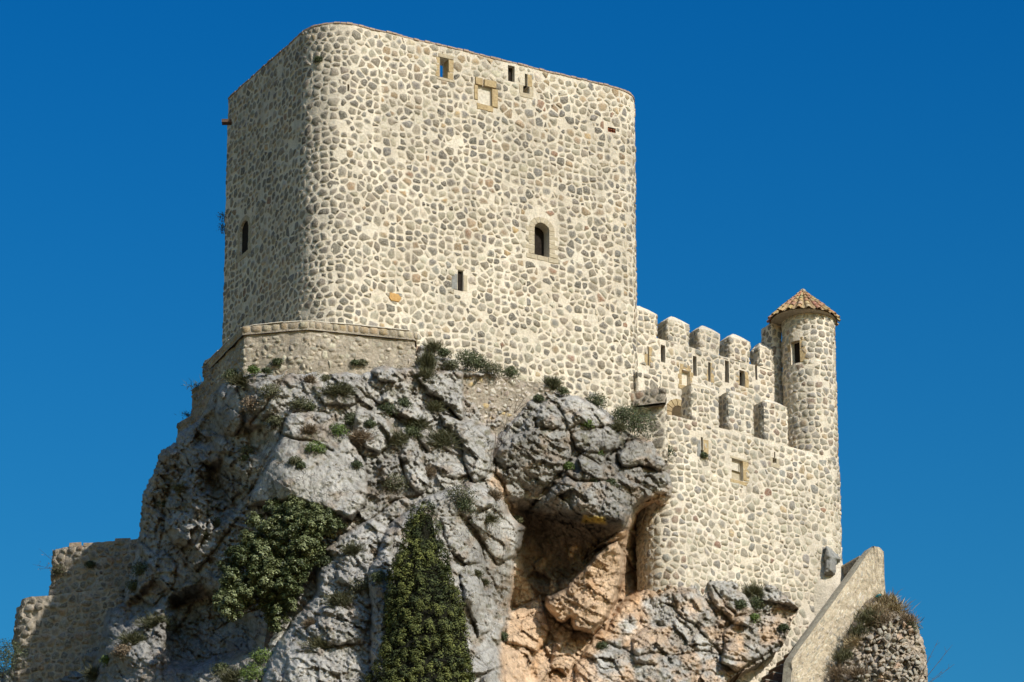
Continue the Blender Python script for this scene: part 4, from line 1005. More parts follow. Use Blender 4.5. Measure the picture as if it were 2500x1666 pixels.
# ring of mortar under the eaves, roof cone and tiles
ER = 86/48*(Y0+TYO)/Y0*.975; ze = float(P(1977, 789, TYO)[2]); za = float(P(1968, 712, TYO)[2])
RC = np.array(XY(1962, TYO-.1, 800))
def cone_roof():
    tcx = RC
    roof = mesh('roof', np.concatenate([[((tcx if k_ else TC0)[0]+r*math.cos(2*math.pi*i/40), (tcx if k_ else TC0)[1]+r*math.sin(2*math.pi*i/40), z) for i in range(40)] for k_, (r, z) in enumerate(((TR*.96, ze-.06), (ER*.94, ze-.01), (ER*.95, ze+.03), (.10, za-.06)))]),
         [(j*40+i, j*40+(i+1) % 40, (j+1)*40+(i+1) % 40, (j+1)*40+i) for j in range(3) for i in range(40)]+[[120+i for i in range(40)]], MM['grey'], turret)
    rng = random.Random(12); ncol = 22; rows = 6
    slope = math.hypot(ER, za-ze); ux = ER/slope; uz = (za-ze)/slope
    def tile(a, r0, r1, wid0, wid1, lift, cols, name='roof_tile', over=.0):
        V = []; ca_, sa_ = math.cos(a), math.sin(a); n = 6
        for (r, wd, lf) in ((r0, wid0, lift+.045), (r1, wid1, lift)):
            f = 1-r/ER
            for th in (1., .80):
                for i in range(n+1):
                    b = math.pi*i/n; lat = -wd/2*math.cos(b)*th; up = wd*.42*math.sin(b)*th+lf
                    rr_ = r+up*uz; zz = ze+f*(za-ze)+up*ux
                    V.append((tcx[0]+rr_*ca_-lat*sa_, tcx[1]+rr_*sa_+lat*ca_, zz))
        F = []
        m = n+1
        for i in range(n):
            F += [(i, i+1, 2*m+i+1, 2*m+i), (m+i, 3*m+i, 3*m+i+1, m+i+1), (i, m+i, m+i+1, i+1), (2*m+i, 2*m+i+1, 3*m+i+1, 3*m+i)]
        F += [(0, 2*m, 3*m, m), (n, m+n, 3*m+n, 2*m+n)]
        C = np.tile([*cols, 1.], (len(V), 1)); mesh(name, V, F, M_TILE, roof, C)
    for c in range(ncol):
        a = -math.pi/2+2*math.pi*c/ncol+.1
        for k in range(rows):
            if (c % 2 == 1 and k >= rows-1): continue
            r0 = ER*(1-k/rows)*1.02; r1 = ER*(1-(k+1.18)/rows); 
            if r1 < .03: r1 = .03
            wd = lambda r: max(.07, min(.27, 2*math.pi*r/ncol*(.78 if r > .4 else 1.3)))
            col = rng.choice([(.42, .24, .12), (.46, .31, .15), (.40, .20, .11), (.50, .38, .20), (.36, .25, .13), (.44, .22, .13)])
            tile(a+rng.uniform(-.02, .02), r0+rng.uniform(-.03, .03), r1, wd(r0), wd(r1)*.92, .03, tuple(x*rng.uniform(.85, 1.15) for x in col))
        # channel tile between two cover tiles
        a2 = a+math.pi/ncol
        col = rng.choice([(.30, .20, .11), (.34, .24, .13)])
        V = []
        for r, dz in ((ER*1.0, -.02), (.25, .0)):
            wdd = 2*math.pi*r/ncol*.55
            for q_, dn in ((-1, .03), (0, -.03), (1, .03)):
                lat = q_*wdd/2; f = 1-r/ER; V.append((tcx[0]+r*math.cos(a2)-lat*math.sin(a2), tcx[1]+r*math.sin(a2)+lat*math.cos(a2), ze+f*(za-ze)+.05+dn))
        mesh('channel_tile', V, [(0, 1, 4, 3), (1, 2, 5, 4)], M_TILE, roof, np.tile([*col, 1.], (6, 1)))
    # mortar knob on the peak
    K = []; 
    for r, z in ((.17, -.16), (.20, -.05), (.15, .05), (.05, .10)):
        K += [(tcx[0]+r*math.cos(i*.785), tcx[1]+r*math.sin(i*.785), za+z+.02*math.sin(i*2.3)) for i in range(8)]
    mesh('roof_cap', K, [(j*8+i, j*8+(i+1) % 8, (j+1)*8+(i+1) % 8, (j+1)*8+i) for j in range(3) for i in range(8)]+[[24+i for i in range(8)]], MM['grey'], roof)
def mat_tile():
    m, t, b = newmat('roof_clay'); g = N(t, 'ShaderNodeNewGeometry').outputs['Position']; at = N(t, 'ShaderNodeAttribute', attribute_name='Col')
    c = mix(t, ramp(t, noise(t, g, 9., 5, .7), [(.48, 0.), (.62, .6)]), at.outputs[0], (.46, .40, .20))
    c = mix(t, ramp(t, noise(t, g, 14., 5, .7), [(.36, .8), (.5, 0.)]), c, (.12, .08, .05))
    t.links.new(c, b.inputs['Base Color']); bump(t, b, noise(t, g, 25., 4, .7), .4, .02); return m
M_TILE = mat_tile(); cone_roof()

# ------------------------------------------------------------------ outer wall with its thick merlons
OY = 10.9
OR_ = TR+.035; tp_ = tcx+n_c*OR_; oL = -solve_len(tp_, d_c, 1600, 1250); oa = tp_-d_c*oL; ob_ = tp_+d_c*OR_
print('outer left', oa-np.array([0, Y0]))
out_lp = Loop([oa, ob_, ob_-n_c*2.9, oa-n_c*2.9+d_c*.8], [1.25, OR_, .3, .3]); out_lp.amp = .04
zo = out_lp.hit(1760, 1045)[1]; zo0 = Z(1700, OY+3)
print('outer z', [out_lp.hit(*p)[1] for p in ((1700, 1030), (1760, 1045), (1842, 1064))], 'turret front', tcx, tur_lp.hit(1935, 1150), out_lp.hit(1935, 1150))
outer = thing('outer_wall', 'lower pale stone outer wall with rounded left corner standing on the rock', 'wall', (*oa, zo0))
oops = [slit(out_lp, 1711, 1716, 1068, 1100, .5, .10), slit(out_lp, 1710, 1723, 1100, 1120, .3, .10), slit(out_lp, 1786, 1813, 1123, 1172, .22, .12), slit(out_lp, 1890, 1893, 1104, 1120, .5, .05), slit(out_lp, 1886.5, 1896, 1118, 1131, .5, .14)]
oops[2]['m'] = .26
shell('masonry', out_lp, zo0, zo, oops, MM['outer'], outer, .16)
def opal(s, t): return 'turret' if t > zo-2.2 or s < so_ else 'outer'
so_ = out_lp.hit(1675, 1250)[0]
masonry(outer, out_lp, zo0, zo, oops, 'outer', 'outer', 91, (.45, .34), (.03, .09), .04, 300, .05, (.012, .05), palfn=opal)
merlon(outer, 1689, 1758, 2.05, 1040, zo, .42, 101, out_lp, 1.0, 'turret')
merlon(outer, 1779, 1842, 2.16, 1050, zo, .40, 102, out_lp, 1.0, 'turret')
merlon(outer, 1866, 1925, 2.22, 1060, zo, .40, 103, out_lp, 1.0, 'turret')
o = oops[2]
ashlar(out_lp, o['s0']-.12, o['s1']+.42, o['t1'], o['t1']+.14, outer, M_ASHL, .03, rng=rr); ashlar(out_lp, o['s1'], o['s1']+.42, o['t0']+.05, o['t1']-.01, outer, M_ASH, .03, rng=rr)
ashlar(out_lp, o['s0']-.1, o['s1']+.34, o['t0']-.22, o['t0']-.01, outer, M_ASH, .03, rng=rr); ashlar(out_lp, o['s0']+.01, o['s1']-.1, o['t0']+.02, o['t0']+.5, outer, M_ASHL, -.14, 'blocking_stone', back=.2, rng=rr)
ashlar(out_lp, o['s0']+.03, o['s1']-.2, o['t0']+.52, o['t1']-.1, outer, M_WHITE, -.12, 'blocking_stone', back=.2, rng=rr)
o = oops[0]; ashlar(out_lp, o['s1']+.02, o['s1']+.34, o['t0']-.45, o['t1']-.1, outer, M_ASH, .03, rng=rr); ashlar(out_lp, o['s0']-.26, o['s0']-.02, o['t0']-.4, o['t1']-.2, outer, bpy.data.materials['grey_block'], .02, rng=rr)
o = oops[4]; ashlar(out_lp, o['s0']-.2, o['s0'], o['t0']-.12, o['t1'], outer, M_ASHL, .02, rng=rr); ashlar(out_lp, o['s1'], o['s1']+.24, o['t0']-.12, o['t1'], outer, M_ASHL, .02, rng=rr)
ashlar(out_lp, o['s0']-.15, o['s1']+.2, o['t0']-.25, o['t0']-.01, outer, M_ASHL, .02, rng=rr)

# ------------------------------------------------------------------ landing block between keep and gateway
def box_tower(name, label, pts, z0, z1, kind, pal, seed, pitch=(.5, .42), rad=.08, cat='wall', amp=.03, maxn=200, joint=(.04, .1), parent=None, group=None):
    lp = Loop(pts, rad); lp.amp = amp
    t = thing(name, label, cat, (*pts[0], z0), group)
    shell('masonry', lp, z0, z1, [], MM[kind], t, .16); masonry(t, lp, z0, z1, [], kind, pal, seed, pitch, joint, .04, maxn, proud=(.015, .05)); return t, lp
h0 = np.array(XY(1521, 10.6, 960)); h1 = np.array(XY(1556, 9.0, 960))
box_tower('stair_block', 'small dark stone block against the right edge of the keep', [h0, h1, h1+d_c*1.5, h0+d_c*2.4], float(P(1560, 972, 9.0)[2]), float(P(1556, 905, 9.0)[2]), 'outer', 'corner', 111, maxn=120)
k0 = np.array(XY(1500, 9.3, 1000)); k1 = np.array(XY(1627, 8.5, 1000))
box_tower('parapet', 'dark parapet band below the block beside the keep', [k0, k1, k1+np.array([-.2, 2.4]), k0+np.array([-.2, 3.])], float(P(1600, 984, 8.6)[2]), float(P(1600, 948, 8.6)[2]), 'old', 'old', 112, (.42, .34), maxn=120)  # darker stones and mortar than the walls beside it
k0 = np.array(XY(1500, 9.75, 1040)); k1 = np.array(XY(1629, 8.95, 1040))
box_tower('landing_wall', 'low wall of dark blue-grey blocks under the parapet, left of the gateway', [k0, k1, k1+np.array([-.2, 2.]), k0+np.array([-.2, 2.5])], float(P(1600, 1120, 8.8)[2]), float(P(1600, 984, 8.8)[2])-.02, 'outer', 'corner', 113, (.62, .54), maxn=120)
# ------------------------------------------------------------------ stair with its sloping parapet, right
def rpoly_wall():
    n = 60; m = 34; V = []; C = []
    run = [(1906, 1700, 10.4), (1914, 1616, 10.8), (1972, 1533, 12.0), (2040, 1440, 13.5), (2094, 1366, 14.7), (2110, 1346, 15.0), (2122, 1339, 15.2), (2135, 1341, 15.3), (2144, 1352, 15.4)]
    rr_ = np.array(run); tt = np.linspace(0, 1, len(run)); T = np.linspace(0, 1, n)
    px = np.interp(T, tt, rr_[:, 0]); py = np.interp(T, tt, rr_[:, 1]); yo = np.interp(T, tt, rr_[:, 2])
    Ain = P(px, py, yo)                                     # inner top edge
    dirn = np.gradient(Ain[:, :2], axis=0); dirn /= np.linalg.norm(dirn, axis=1, keepdims=True)
    nrm = np.stack([dirn[:, 1], -dirn[:, 0]], 1)
    Bo = Ain.copy(); Bo[:, :2] += nrm*.55; Bo[:, 2] -= .07
    top_o = Bo; G = []
    low = float(P(2100, 1800, 12)[2])
    for k in range(m):
        f = k/(m-1); q = Bo.copy(); q[:, 2] = Bo[:, 2]*(1-f)+low*f
        dsp = .10*fbm(np.arange(n)*.35, q[:, 2]*1.1, 7, 4)+.05*f; q[:, :2] += nrm*dsp[:, None]; q[:, 1] -= .15*f
        G.append(q)
    rows = []
    inner = [Ain+np.array([0, 0, -h]) for h in (6., .5, .0)]
    mid = (Ain+Bo)/2; mid[:, 2] += .04+.03*fbm(np.arange(n)*.8, np.zeros(n), 3, 3)
    Ain[:, 2] += .07*fbm(np.arange(n)*.9, np.zeros(n), 4, 3)
    rows = inner+[mid]+G; R = len(rows); V = np.concatenate(rows)
    F = [(j*n+i, j*n+i+1, (j+1)*n+i+1, (j+1)*n+i) for j in range(R-1) for i in range(n-1)]
    nin = len(F); F += [[j*n+n-1 for j in range(R)], [j*n for j in range(R)][::-1]]
    return V, F, n, R, rows
sw = thing('stair_parapet', 'pale plastered parapet sloping down beside the stair at the right', 'wall', tuple(P(1914, 1650, 11)))
V, F, n_, R_, rows = rpoly_wall()
M_PLAS = mat_plain('rough_plaster', (.58, .485, .345), (.30, .245, .17), 3., .10, 1.)
M_LICH = mat_plain('lichened_coping', (.36, .33, .25), (.23, .20, .15), 5., .06, .8)
mi = [1 if (j in (1, 2, 3)) else 0 for j in range(R_-1) for i in range(n_-1)]+[0, 0]
mesh('parapet_body', V, F, [M_PLAS, M_LICH], sw, matidx=mi, smooth=False)
# embedded stones on its sunny side
_rows = np.array(rows[4:]).reshape(len(rows)-4, n_, 3)
def par_map(s, t, off):
    s = np.clip(np.asarray(s, float), 0, n_-1.001); t = np.clip(np.asarray(t, float), 0, len(_rows)-1.001); i = s.astype(int); j = t.astype(int); fs = (s-i)[:, None]; ft = (t-j)[:, None]
    q = (_rows[j, i]*(1-fs)+_rows[j, i+1]*fs)*(1-ft)+(_rows[j+1, i]*(1-fs)+_rows[j+1, i+1]*fs)*ft
    return q+np.asarray(off)[:, None]*np.array([.55, -.83, 0])
rng = random.Random(66); st = []
for q in cells(1, n_-2, .4, 30, 1.0, 1.2, rng, (.05, .4), None, .30): st.append(stone_mesh(q, par_map, rng, tuple(x*1.05 for x in pick(rng, 'butt')), (.0, .03), .8))
lay(sw, st, MS['outer'], 300)
# stair
stair = thing('stair', 'stone stair in deep shadow between the outer wall and the sloping parapet', 'stair', tuple(P(1850, 1690, 9.8)))
for i in range(17):
    f = i/16; px = 1770+(2062-1770)*f; py = 1700-(1700-1412)*f; yo = 10.3+(15.3-10.3)*f
    c = P(px, py+66, yo+1.4); dx = np.array([.86, .51]); dn = np.array([.51, -.86]); wd_ = 2.4; V = []; dn = dn*1.
    for z in (c[2]-1.2, c[2]):
        for (u_, v_) in ((-.35, .9), (.35, .9), (.35, -2.2), (-.35, -2.2)):
            q = c[:2]+dx*u_*1.1+dn*v_; V.append((q[0], q[1], z))
    mesh('step', V, [(0, 1, 5, 4), (1, 2, 6, 5), (2, 3, 7, 6), (3, 0, 4, 7), (4, 5, 6, 7), (3, 2, 1, 0)], M_BRICK, stair)
    if 2 < i < 16:
        mesh('tread', [(x, y, z+.02 if k < 4 else z+.07) for k, (x, y, z) in enumerate([(v[0], v[1], c[2]) for v in V[4:]]*2)], [(0, 1, 5, 4), (1, 2, 6, 5), (2, 3, 7, 6), (3, 0, 4, 7), (4, 5, 6, 7), (3, 2, 1, 0)], M_LICH, stair)
e0 = np.array(XY(2040, 17.4, 1390)); e1 = np.array(XY(2097, 15.3, 1390))
box_tower('landing_parapet', 'small brown wall with a pale cap at the head of the stair', [e0, e1, e1+np.array([.4, .6]), e0+np.array([.4, .9])], float(P(2060, 1440, 16)[2]), float(P(2090, 1364, 15.4)[2]), 'old', 'old', 121, (.5, .4), maxn=60)
V = []
for z in (0, .09):
    for q in (e0+(-.05, -.08), e1+(.05, -.08), e1+(.45, .65), e0+(.4, .95)): V.append((q[0], q[1], float(P(2090, 1364, 15.4)[2])+.01+z))
tag(mesh('cap_slab', V, [(0, 1, 5, 4), (1, 2, 6, 5), (2, 3, 7, 6), (3, 0, 4, 7), (4, 5, 6, 7), (3, 2, 1, 0)], M_WHITE), 'thin white cap slab on the small brown wall at the head of the stair', 'slab')

# ------------------------------------------------------------------ boulder at the turret's foot and rubble mound on the right
def ground_sheet(name, out, base, col, mat, seed, step=2.5, amp=1.):
    p = np.array(out); X, Y = np.meshgrid(np.arange(p[:, 0].min()-5, p[:, 0].max()+6, step), np.arange(p[:, 1].min()-5, p[:, 1].max()+6, step))
    d = poly_dist(out, X+3*amp*fbm(X/9, Y/9, seed, 3), Y+3*amp*fbm(X/9, Y/9, seed+1, 3)); D = base(X, Y, d)
    a, e = facets(X, Y, 17, 13, .12, .25, .16, .2, seed+3, .3); a2, e2 = facets(X, Y, 7, 6, .05, .1, .05, .2, seed+4, .3)
    D = D+amp*(a+a2+.08*fbm(X/7, Y/7, seed, 3))
    C = np.array(col)*(1+.5*(hsh(np.floor(X/14), np.floor(Y/11), seed)-.5)[..., None]*0+.4*fbm(X/9, Y/8, seed+6, 3)[..., None])
    C = C*(.55+.45*sstep(0, .2, e))[..., None]
    o = sheet(name, d > 0, X, Y, D, np.clip(C, .02, .8), mat, (4., 0)); return o, (X, Y, D)
bo, _ = ground_sheet('boulder', [(2014, 1330), (2024, 1334), (2045, 1352), (2056, 1368), (2044, 1372), (2040, 1400), (2036, 1406), (2013, 1400)], lambda x, y, d: 15.7+.04*(1404-y)/10+.015*(x-2013)-.6*np.sqrt(np.clip(d/14, 0, 1)), (.33, .31, .28), bpy.data.materials['grey_block'], 310, amp=.22)
tag(bo, 'grey boulder at the foot of the turret above the stair', 'boulder')
MOUND = [(2146, 1449), (2168, 1462), (2198, 1488), (2224, 1503), (2238, 1522), (2247, 1542), (2257, 1568), (2262, 1600), (2266, 1640), (2268, 1700), (2270, 1800), (2010, 1800), (2022, 1700), (2036, 1620), (2056, 1560), (2090, 1500), (2115, 1466)]
def mbase(x, y, d): return 13.0-(y-1450)*.013+((x-2150)/110.)**2*1.3+1.2*np.clip(1-d/22., 0, 1)**2-.25*fbm(x/40, y/40, 4, 3)
mo, (MX, MY, MD) = ground_sheet('rubble_mound', MOUND, mbase, (.44, .36, .27), M_ROCK, 330)
tag(mo, 'rounded rubble masonry bastion overgrown with dry grass at the lower right', 'bastion')
mo['label'] = 'rounded rubble masonry bastion overgrown with dry grass at the lower right'
def mdep(px, py):
    i = int(np.clip(round((py-MY[0, 0])/2.5), 0, MX.shape[0]-1)); j = int(np.clip(round((px-MX[0, 0])/2.5), 0, MX.shape[1]-1)); return float(MD[i, j])
def mmap(s, t, off):
    sm = float(np.mean(s)); tm = float(np.mean(t)); y = mbase(np.asarray(s, float), np.asarray(t, float), np.full(np.shape(s), 60.))
    dd = mdep(sm, tm); y = y-float(np.mean(y))+dd
    return P(s, t, y-np.asarray(off)-.06)
rng = random.Random(67); st = []
STN = [(2125, 1600), (2110, 1560), (2150, 1530), (2175, 1505), (2200, 1500), (2222, 1510), (2240, 1540), (2252, 1580), (2258, 1640), (2260, 1700), (2060, 1700), (2080, 1640)]
for q in cells(2040, 2262, 1490, 1700, 14.5, 11.5, rng, (.6, 2.2), None, .12, poly=lambda s, t: in_poly(STN, s, t)):
    st.append(stone_mesh([(a, b) for a, b in q][::-1], mmap, rng, pick(rng, 'rubble'), (.06, .2), .78))
lay(mo, st, MS['old'], 300)
FILL = [(1690, 1650), (1800, 1625), (1900, 1600), (2050, 1560), (2130, 1540), (2225, 1560), (2245, 1640), (2255, 1760), (2330, 2000), (1500, 2000), (1560, 1790)]
fo, _ = ground_sheet('rock_slope', FILL, lambda x, y, d: 17.5-(y-1540)*.013+((x-2000)/330.)**2*.5, (.34, .30, .25), M_ROCK, 350, step=5)
tag(fo, kind='structure')
# teal scrap caught behind the parapet
tq = P(2144, 1455, 12.6); V = [(tq[0]-.17, tq[1], tq[2]-.06), (tq[0]+.02, tq[1]-.05, tq[2]-.10), (tq[0]+.19, tq[1], tq[2]+.09), (tq[0]-.02, tq[1]+.04, tq[2]+.12), (tq[0], tq[1]-.1, tq[2]+.02)]
V += [(x+.02, y+.08, z) for x, y, z in V]
mt, t_, b_ = newmat('teal_plastic'); b_.inputs['Base Color'].default_value = (.03, .20, .23, 1)
tag(mesh('plastic_scrap', V, [(0, 1, 4), (1, 2, 4), (2, 3, 4), (3, 0, 4), (5, 9, 6), (6, 9, 7), (7, 9, 8), (8, 9, 5), (0, 5, 6, 1), (1, 6, 7, 2), (2, 7, 8, 3), (3, 8, 5, 0)], mt), 'crumpled teal plastic scrap in the dry grass beside the sloping parapet', 'litter')

# ------------------------------------------------------------------ plants
L_OAK = mat_leaf('oak_leaf', (.045, .062, .016), (.24, .26, .115), .5)
L_CYP = mat_leaf('cypress_leaf', (.026, .038, .010), (.17, .18, .042), .8)
L_GRN = mat_leaf('green_leaf', (.035, .048, .016), (.10, .115, .045), .6)
L_BRI = mat_leaf('bright_leaf', (.06, .10, .02), (.15, .20, .04), .6)
L_DRY = mat_leaf('dry_grass', (.24, .185, .10), (.42, .33, .19), .8)
L_OLV = mat_leaf('olive_scrub', (.065, .07, .03), (.15, .14, .07), .7)
L_BRN = mat_leaf('brown_scrub', (.14, .105, .065), (.26, .19, .12), .8)
M_BARK = mat_plain('bark', (.13, .10, .075), (.06, .045, .035), 10.)
def leafcards(cen, nrm, lng, wid, rng):
    """pointed leaf faces at cen, facing roughly nrm"""
    n = len(cen); r = rng.normal(size=(n, 3)); nrm = nrm/np.maximum(1e-6, np.linalg.norm(nrm, axis=1, keepdims=True))
    u = np.cross(nrm, r); u /= np.maximum(1e-6, np.linalg.norm(u, axis=1, keepdims=True)); v = np.cross(nrm, u)
    L = (lng*rng.uniform(.6, 1.35, n))[:, None]; W = (wid*rng.uniform(.7, 1.3, n))[:, None]
    V = np.stack([cen-u*L/2, cen+v*W/2+nrm*W*.15, cen+u*L/2, cen-v*W/2+nrm*W*.15], 1).reshape(-1, 3)
    F = np.arange(4*n).reshape(n, 4); return V, F
def lcol(n, rng, tone=None):
    c = np.zeros((n, 4)); c[:, 0] = np.clip(rng.normal(.45, .28, n) if tone is None else tone+rng.normal(0, .18, n), 0, 1); c[:, 1] = rng.random(n); c[:, 3] = 1
    return np.repeat(c, 4, axis=0)
def tube(pts, rad, k=6):
    pts = np.array(pts, float); V = []; F = []; n = len(pts)
    for i in range(n):
        d = pts[min(i+1, n-1)]-pts[max(i-1, 0)]; d /= np.linalg.norm(d)+1e-9
        a = np.cross(d, (0, 0, 1.) if abs(d[2]) < .9 else (1., 0, 0)); a /= np.linalg.norm(a); b = np.cross(d, a)
        for j in range(k): V.append(pts[i]+rad[i]*(a*math.cos(2*math.pi*j/k)+b*math.sin(2*math.pi*j/k)))
    for i in range(n-1):
        for j in range(k): F.append((i*k+j, i*k+(j+1) % k, (i+1)*k+(j+1) % k, (i+1)*k+j))
    F.append([(n-1)*k+j for j in range(k)]); return V, F
def tubes(name, lst, mat, parent, k=6):
    V = []; F = []
    for pts, rad in lst:
        v, f = tube(pts, rad, k); F += [[q+len(V) for q in g] for g in f]; V += v
    return mesh(name, V, F, mat, parent)

def clumps(cl, per, lng, wid, rng, up=.35, out=.8, shell=.45):
    """leaves on and in a set of round clumps (centre, radius, tone)"""
    C = []; Nn = []; T = []
    for c, r, tone, *dr in cl:
        n = int(per*(r/.5)**2); d = rng.normal(size=(n, 3)); d /= np.linalg.norm(d, axis=1, keepdims=True)
        rad = r*(shell+(1-shell)*rng.random(n)**.5)*(1+.18*np.sin(d[:, 0]*7+c[0]*5)*np.cos(d[:, 2]*6+c[1]))
        p = c+d*rad[:, None]*np.array([1, 1, .85]); C.append(p)
        Nn.append(d*out*(.5 if dr else 1)+rng.normal(size=(n, 3))*(.32 if dr else .55)+np.array([0, 0, up])+(dr[0]*1.0 if dr else 0)); T.append(np.full(n, tone))
    C = np.concatenate(C); Nn = np.concatenate(Nn); T = np.concatenate(T)
    V, F = leafcards(C, Nn, lng, wid, rng); return V, F, lcol(len(C), rng, T)

def oak():
    rng = np.random.default_rng(5)
    OK = [(600, 1262), (640, 1232), (668, 1212), (700, 1206), (728, 1222), (748, 1208), (790, 1218), (822, 1240), (840, 1262), (846, 1288), (826, 1312), (800, 1335), (790, 1370), (760, 1400), (752, 1440), (735, 1475), (715, 1500), (690, 1545), (672, 1562), (650, 1530), (645, 1495), (620, 1480), (600, 1500), (575, 1540), (560, 1530), (540, 1505), (516, 1480), (512, 1465), (530, 1440), (535, 1400), (528, 1370), (545, 1345), (575, 1330), (590, 1300)]
    base = P(655, 1575, -4.2)
    t = thing('holm_oak', 'dark green broad-crowned oak bush growing in the gully of the crag', 'tree', tuple(base))
    cl = []; tries = 0
    while len(cl) < 190 and tries < 9000:
        tries += 1; x = rng.uniform(505, 850); y = rng.uniform(1205, 1565)
        d = float(poly_dist(OK, np.array([x]), np.array([y]))[0])
        if d < 9: continue
        r = min(rng.uniform(.26, .58), d/44.)
        if r < .18: continue
        bulge = math.sqrt(max(0, min(1, d/85)))
        yo = -2.6-(y-1205)/360*1.9-bulge*2.0*rng.uniform(.0, 1.)-(.9 if x > 700 else 0)
        p = P(x, y, yo)
        if any(np.linalg.norm(p-q[0]) < .34 for q in cl): continue
        cl.append((p, r, np.clip(.42+.16*rng.normal(), .1, .8)))
    cl2 = []
    for c, r, tone in cl:
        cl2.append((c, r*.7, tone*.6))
        for i in range(8):
            d = rng.normal(size=3)+np.array([0, -.8, .5]); d /= np.linalg.norm(d)
            cl2.append((c+d*r*.85, r*rng.uniform(.28, .48), np.clip(tone+.2*rng.normal(), .05, .95), d*.7))
    V, F, C = clumps(cl2, 430, .125, .078, rng, up=.6, out=.8)
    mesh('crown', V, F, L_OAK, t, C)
    lim = []; root = base+np.array([0, .6, -1.5]); fork = P(662, 1470, -3.0)
    lim.append(([root, base, (base+fork)/2+np.array([.1, 0, 0]), fork], [.24, .22, .19, .16]))
    mesh_tr = tubes('trunk', lim, M_BARK, t)
    lim = []
    for c, r, _ in cl[::4]:
        m = (fork+c)/2+rng.normal(size=3)*.2; lim.append(([fork, m, c], [.09, .05, .02]))
    tubes('limbs', lim, M_BARK, t, 5)
oak()

def cypress():
    rng = np.random.default_rng(9)
    prof = [(1234, 1008, 1048), (1248, 992, 1070), (1275, 986, 1072), (1300, 982, 1080), (1345, 976, 1090), (1356, 962, 1094), (1400, 944, 1107), (1450, 938, 1122), (1480, 936, 1137), (1530, 932, 1142), (1560, 930, 1145), (1600, 922, 1150), (1640, 906, 1154), (1670, 892, 1158), (1760, 885, 1172), (1860, 895, 1175), (1930, 930, 1150)]
    pr = np.array(prof, float); YO = -10.0
    top = P(1028, 1238, YO); bot = P(1040, 1980, YO+.5)
    t = thing('cypress', 'tall dark green conical cypress in front of the crag', 'tree', (top[0], top[1], bot[2]-2))
    lobes = []
    for k in range(16000):
        y = 1246+690*rng.random()**.8; L, R = np.interp(y, pr[:, 0], pr[:, 1]), np.interp(y, pr[:, 0], pr[:, 2])
        c = (L+R)/2; hwm = (R-L)/2/51.; a = rng.uniform(math.pi*.85, 2.15*math.pi); r = rng.uniform(.28, .54)*min(1, .55+hwm*.5)
        rho = max(0, hwm-r*rng.uniform(.75, 1.25)); p = P(c, y, YO)+np.array([math.cos(a)*rho, math.sin(a)*rho*.95, 0])
        if any(abs(p[2]-q[0][2]) < .9 and np.linalg.norm((p-q[0])*np.array([1, 1, .72])) < (r+q[1])*.62 for q in lobes): continue
        lobes.append((p, r, a))
    cl = []
    for p, r, a in lobes:
        tone = np.clip(.5+.32*rng.normal(), .02, 1.); od = np.array([math.cos(a), math.sin(a), .35])
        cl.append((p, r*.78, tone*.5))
        for i in range(13):
            d = rng.normal(size=3)+od*1.1+np.array([0, 0, .3]); d /= np.linalg.norm(d)
            cl.append((p+d*r*np.array([.80, .80, 1.35]), r*rng.uniform(.24, .42), np.clip(tone+.12*rng.normal(), .05, .95), d))
    V, F, C = clumps(cl, 330, .085, .060, rng, up=.45, out=1.0, shell=.62); print('lobes', len(lobes))
    print('cypress clumps', len(cl), len(F))
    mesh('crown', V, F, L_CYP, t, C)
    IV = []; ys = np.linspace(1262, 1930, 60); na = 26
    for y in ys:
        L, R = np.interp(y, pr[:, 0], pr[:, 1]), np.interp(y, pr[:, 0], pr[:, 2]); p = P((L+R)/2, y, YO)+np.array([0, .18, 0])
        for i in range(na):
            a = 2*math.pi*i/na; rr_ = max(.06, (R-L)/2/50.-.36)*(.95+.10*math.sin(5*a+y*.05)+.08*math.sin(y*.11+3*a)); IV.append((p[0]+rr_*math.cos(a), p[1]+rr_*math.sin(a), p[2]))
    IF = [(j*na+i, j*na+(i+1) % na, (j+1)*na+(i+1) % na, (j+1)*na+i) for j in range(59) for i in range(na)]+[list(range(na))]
    mesh('shade_core', IV, IF, mat_plain('core_shade', (.022, .022, .012), (.010, .010, .006), 14., .12, 1.), t)  # near-black core behind the leaves, the crown's inner shade as colour
    tubes('trunk', [([bot+np.array([0, 0, -3]), bot, P(1035, 1600, YO), P(1030, 1260, YO)], [.32, .28, .18, .03])], M_BARK, t, 8)
cypress()

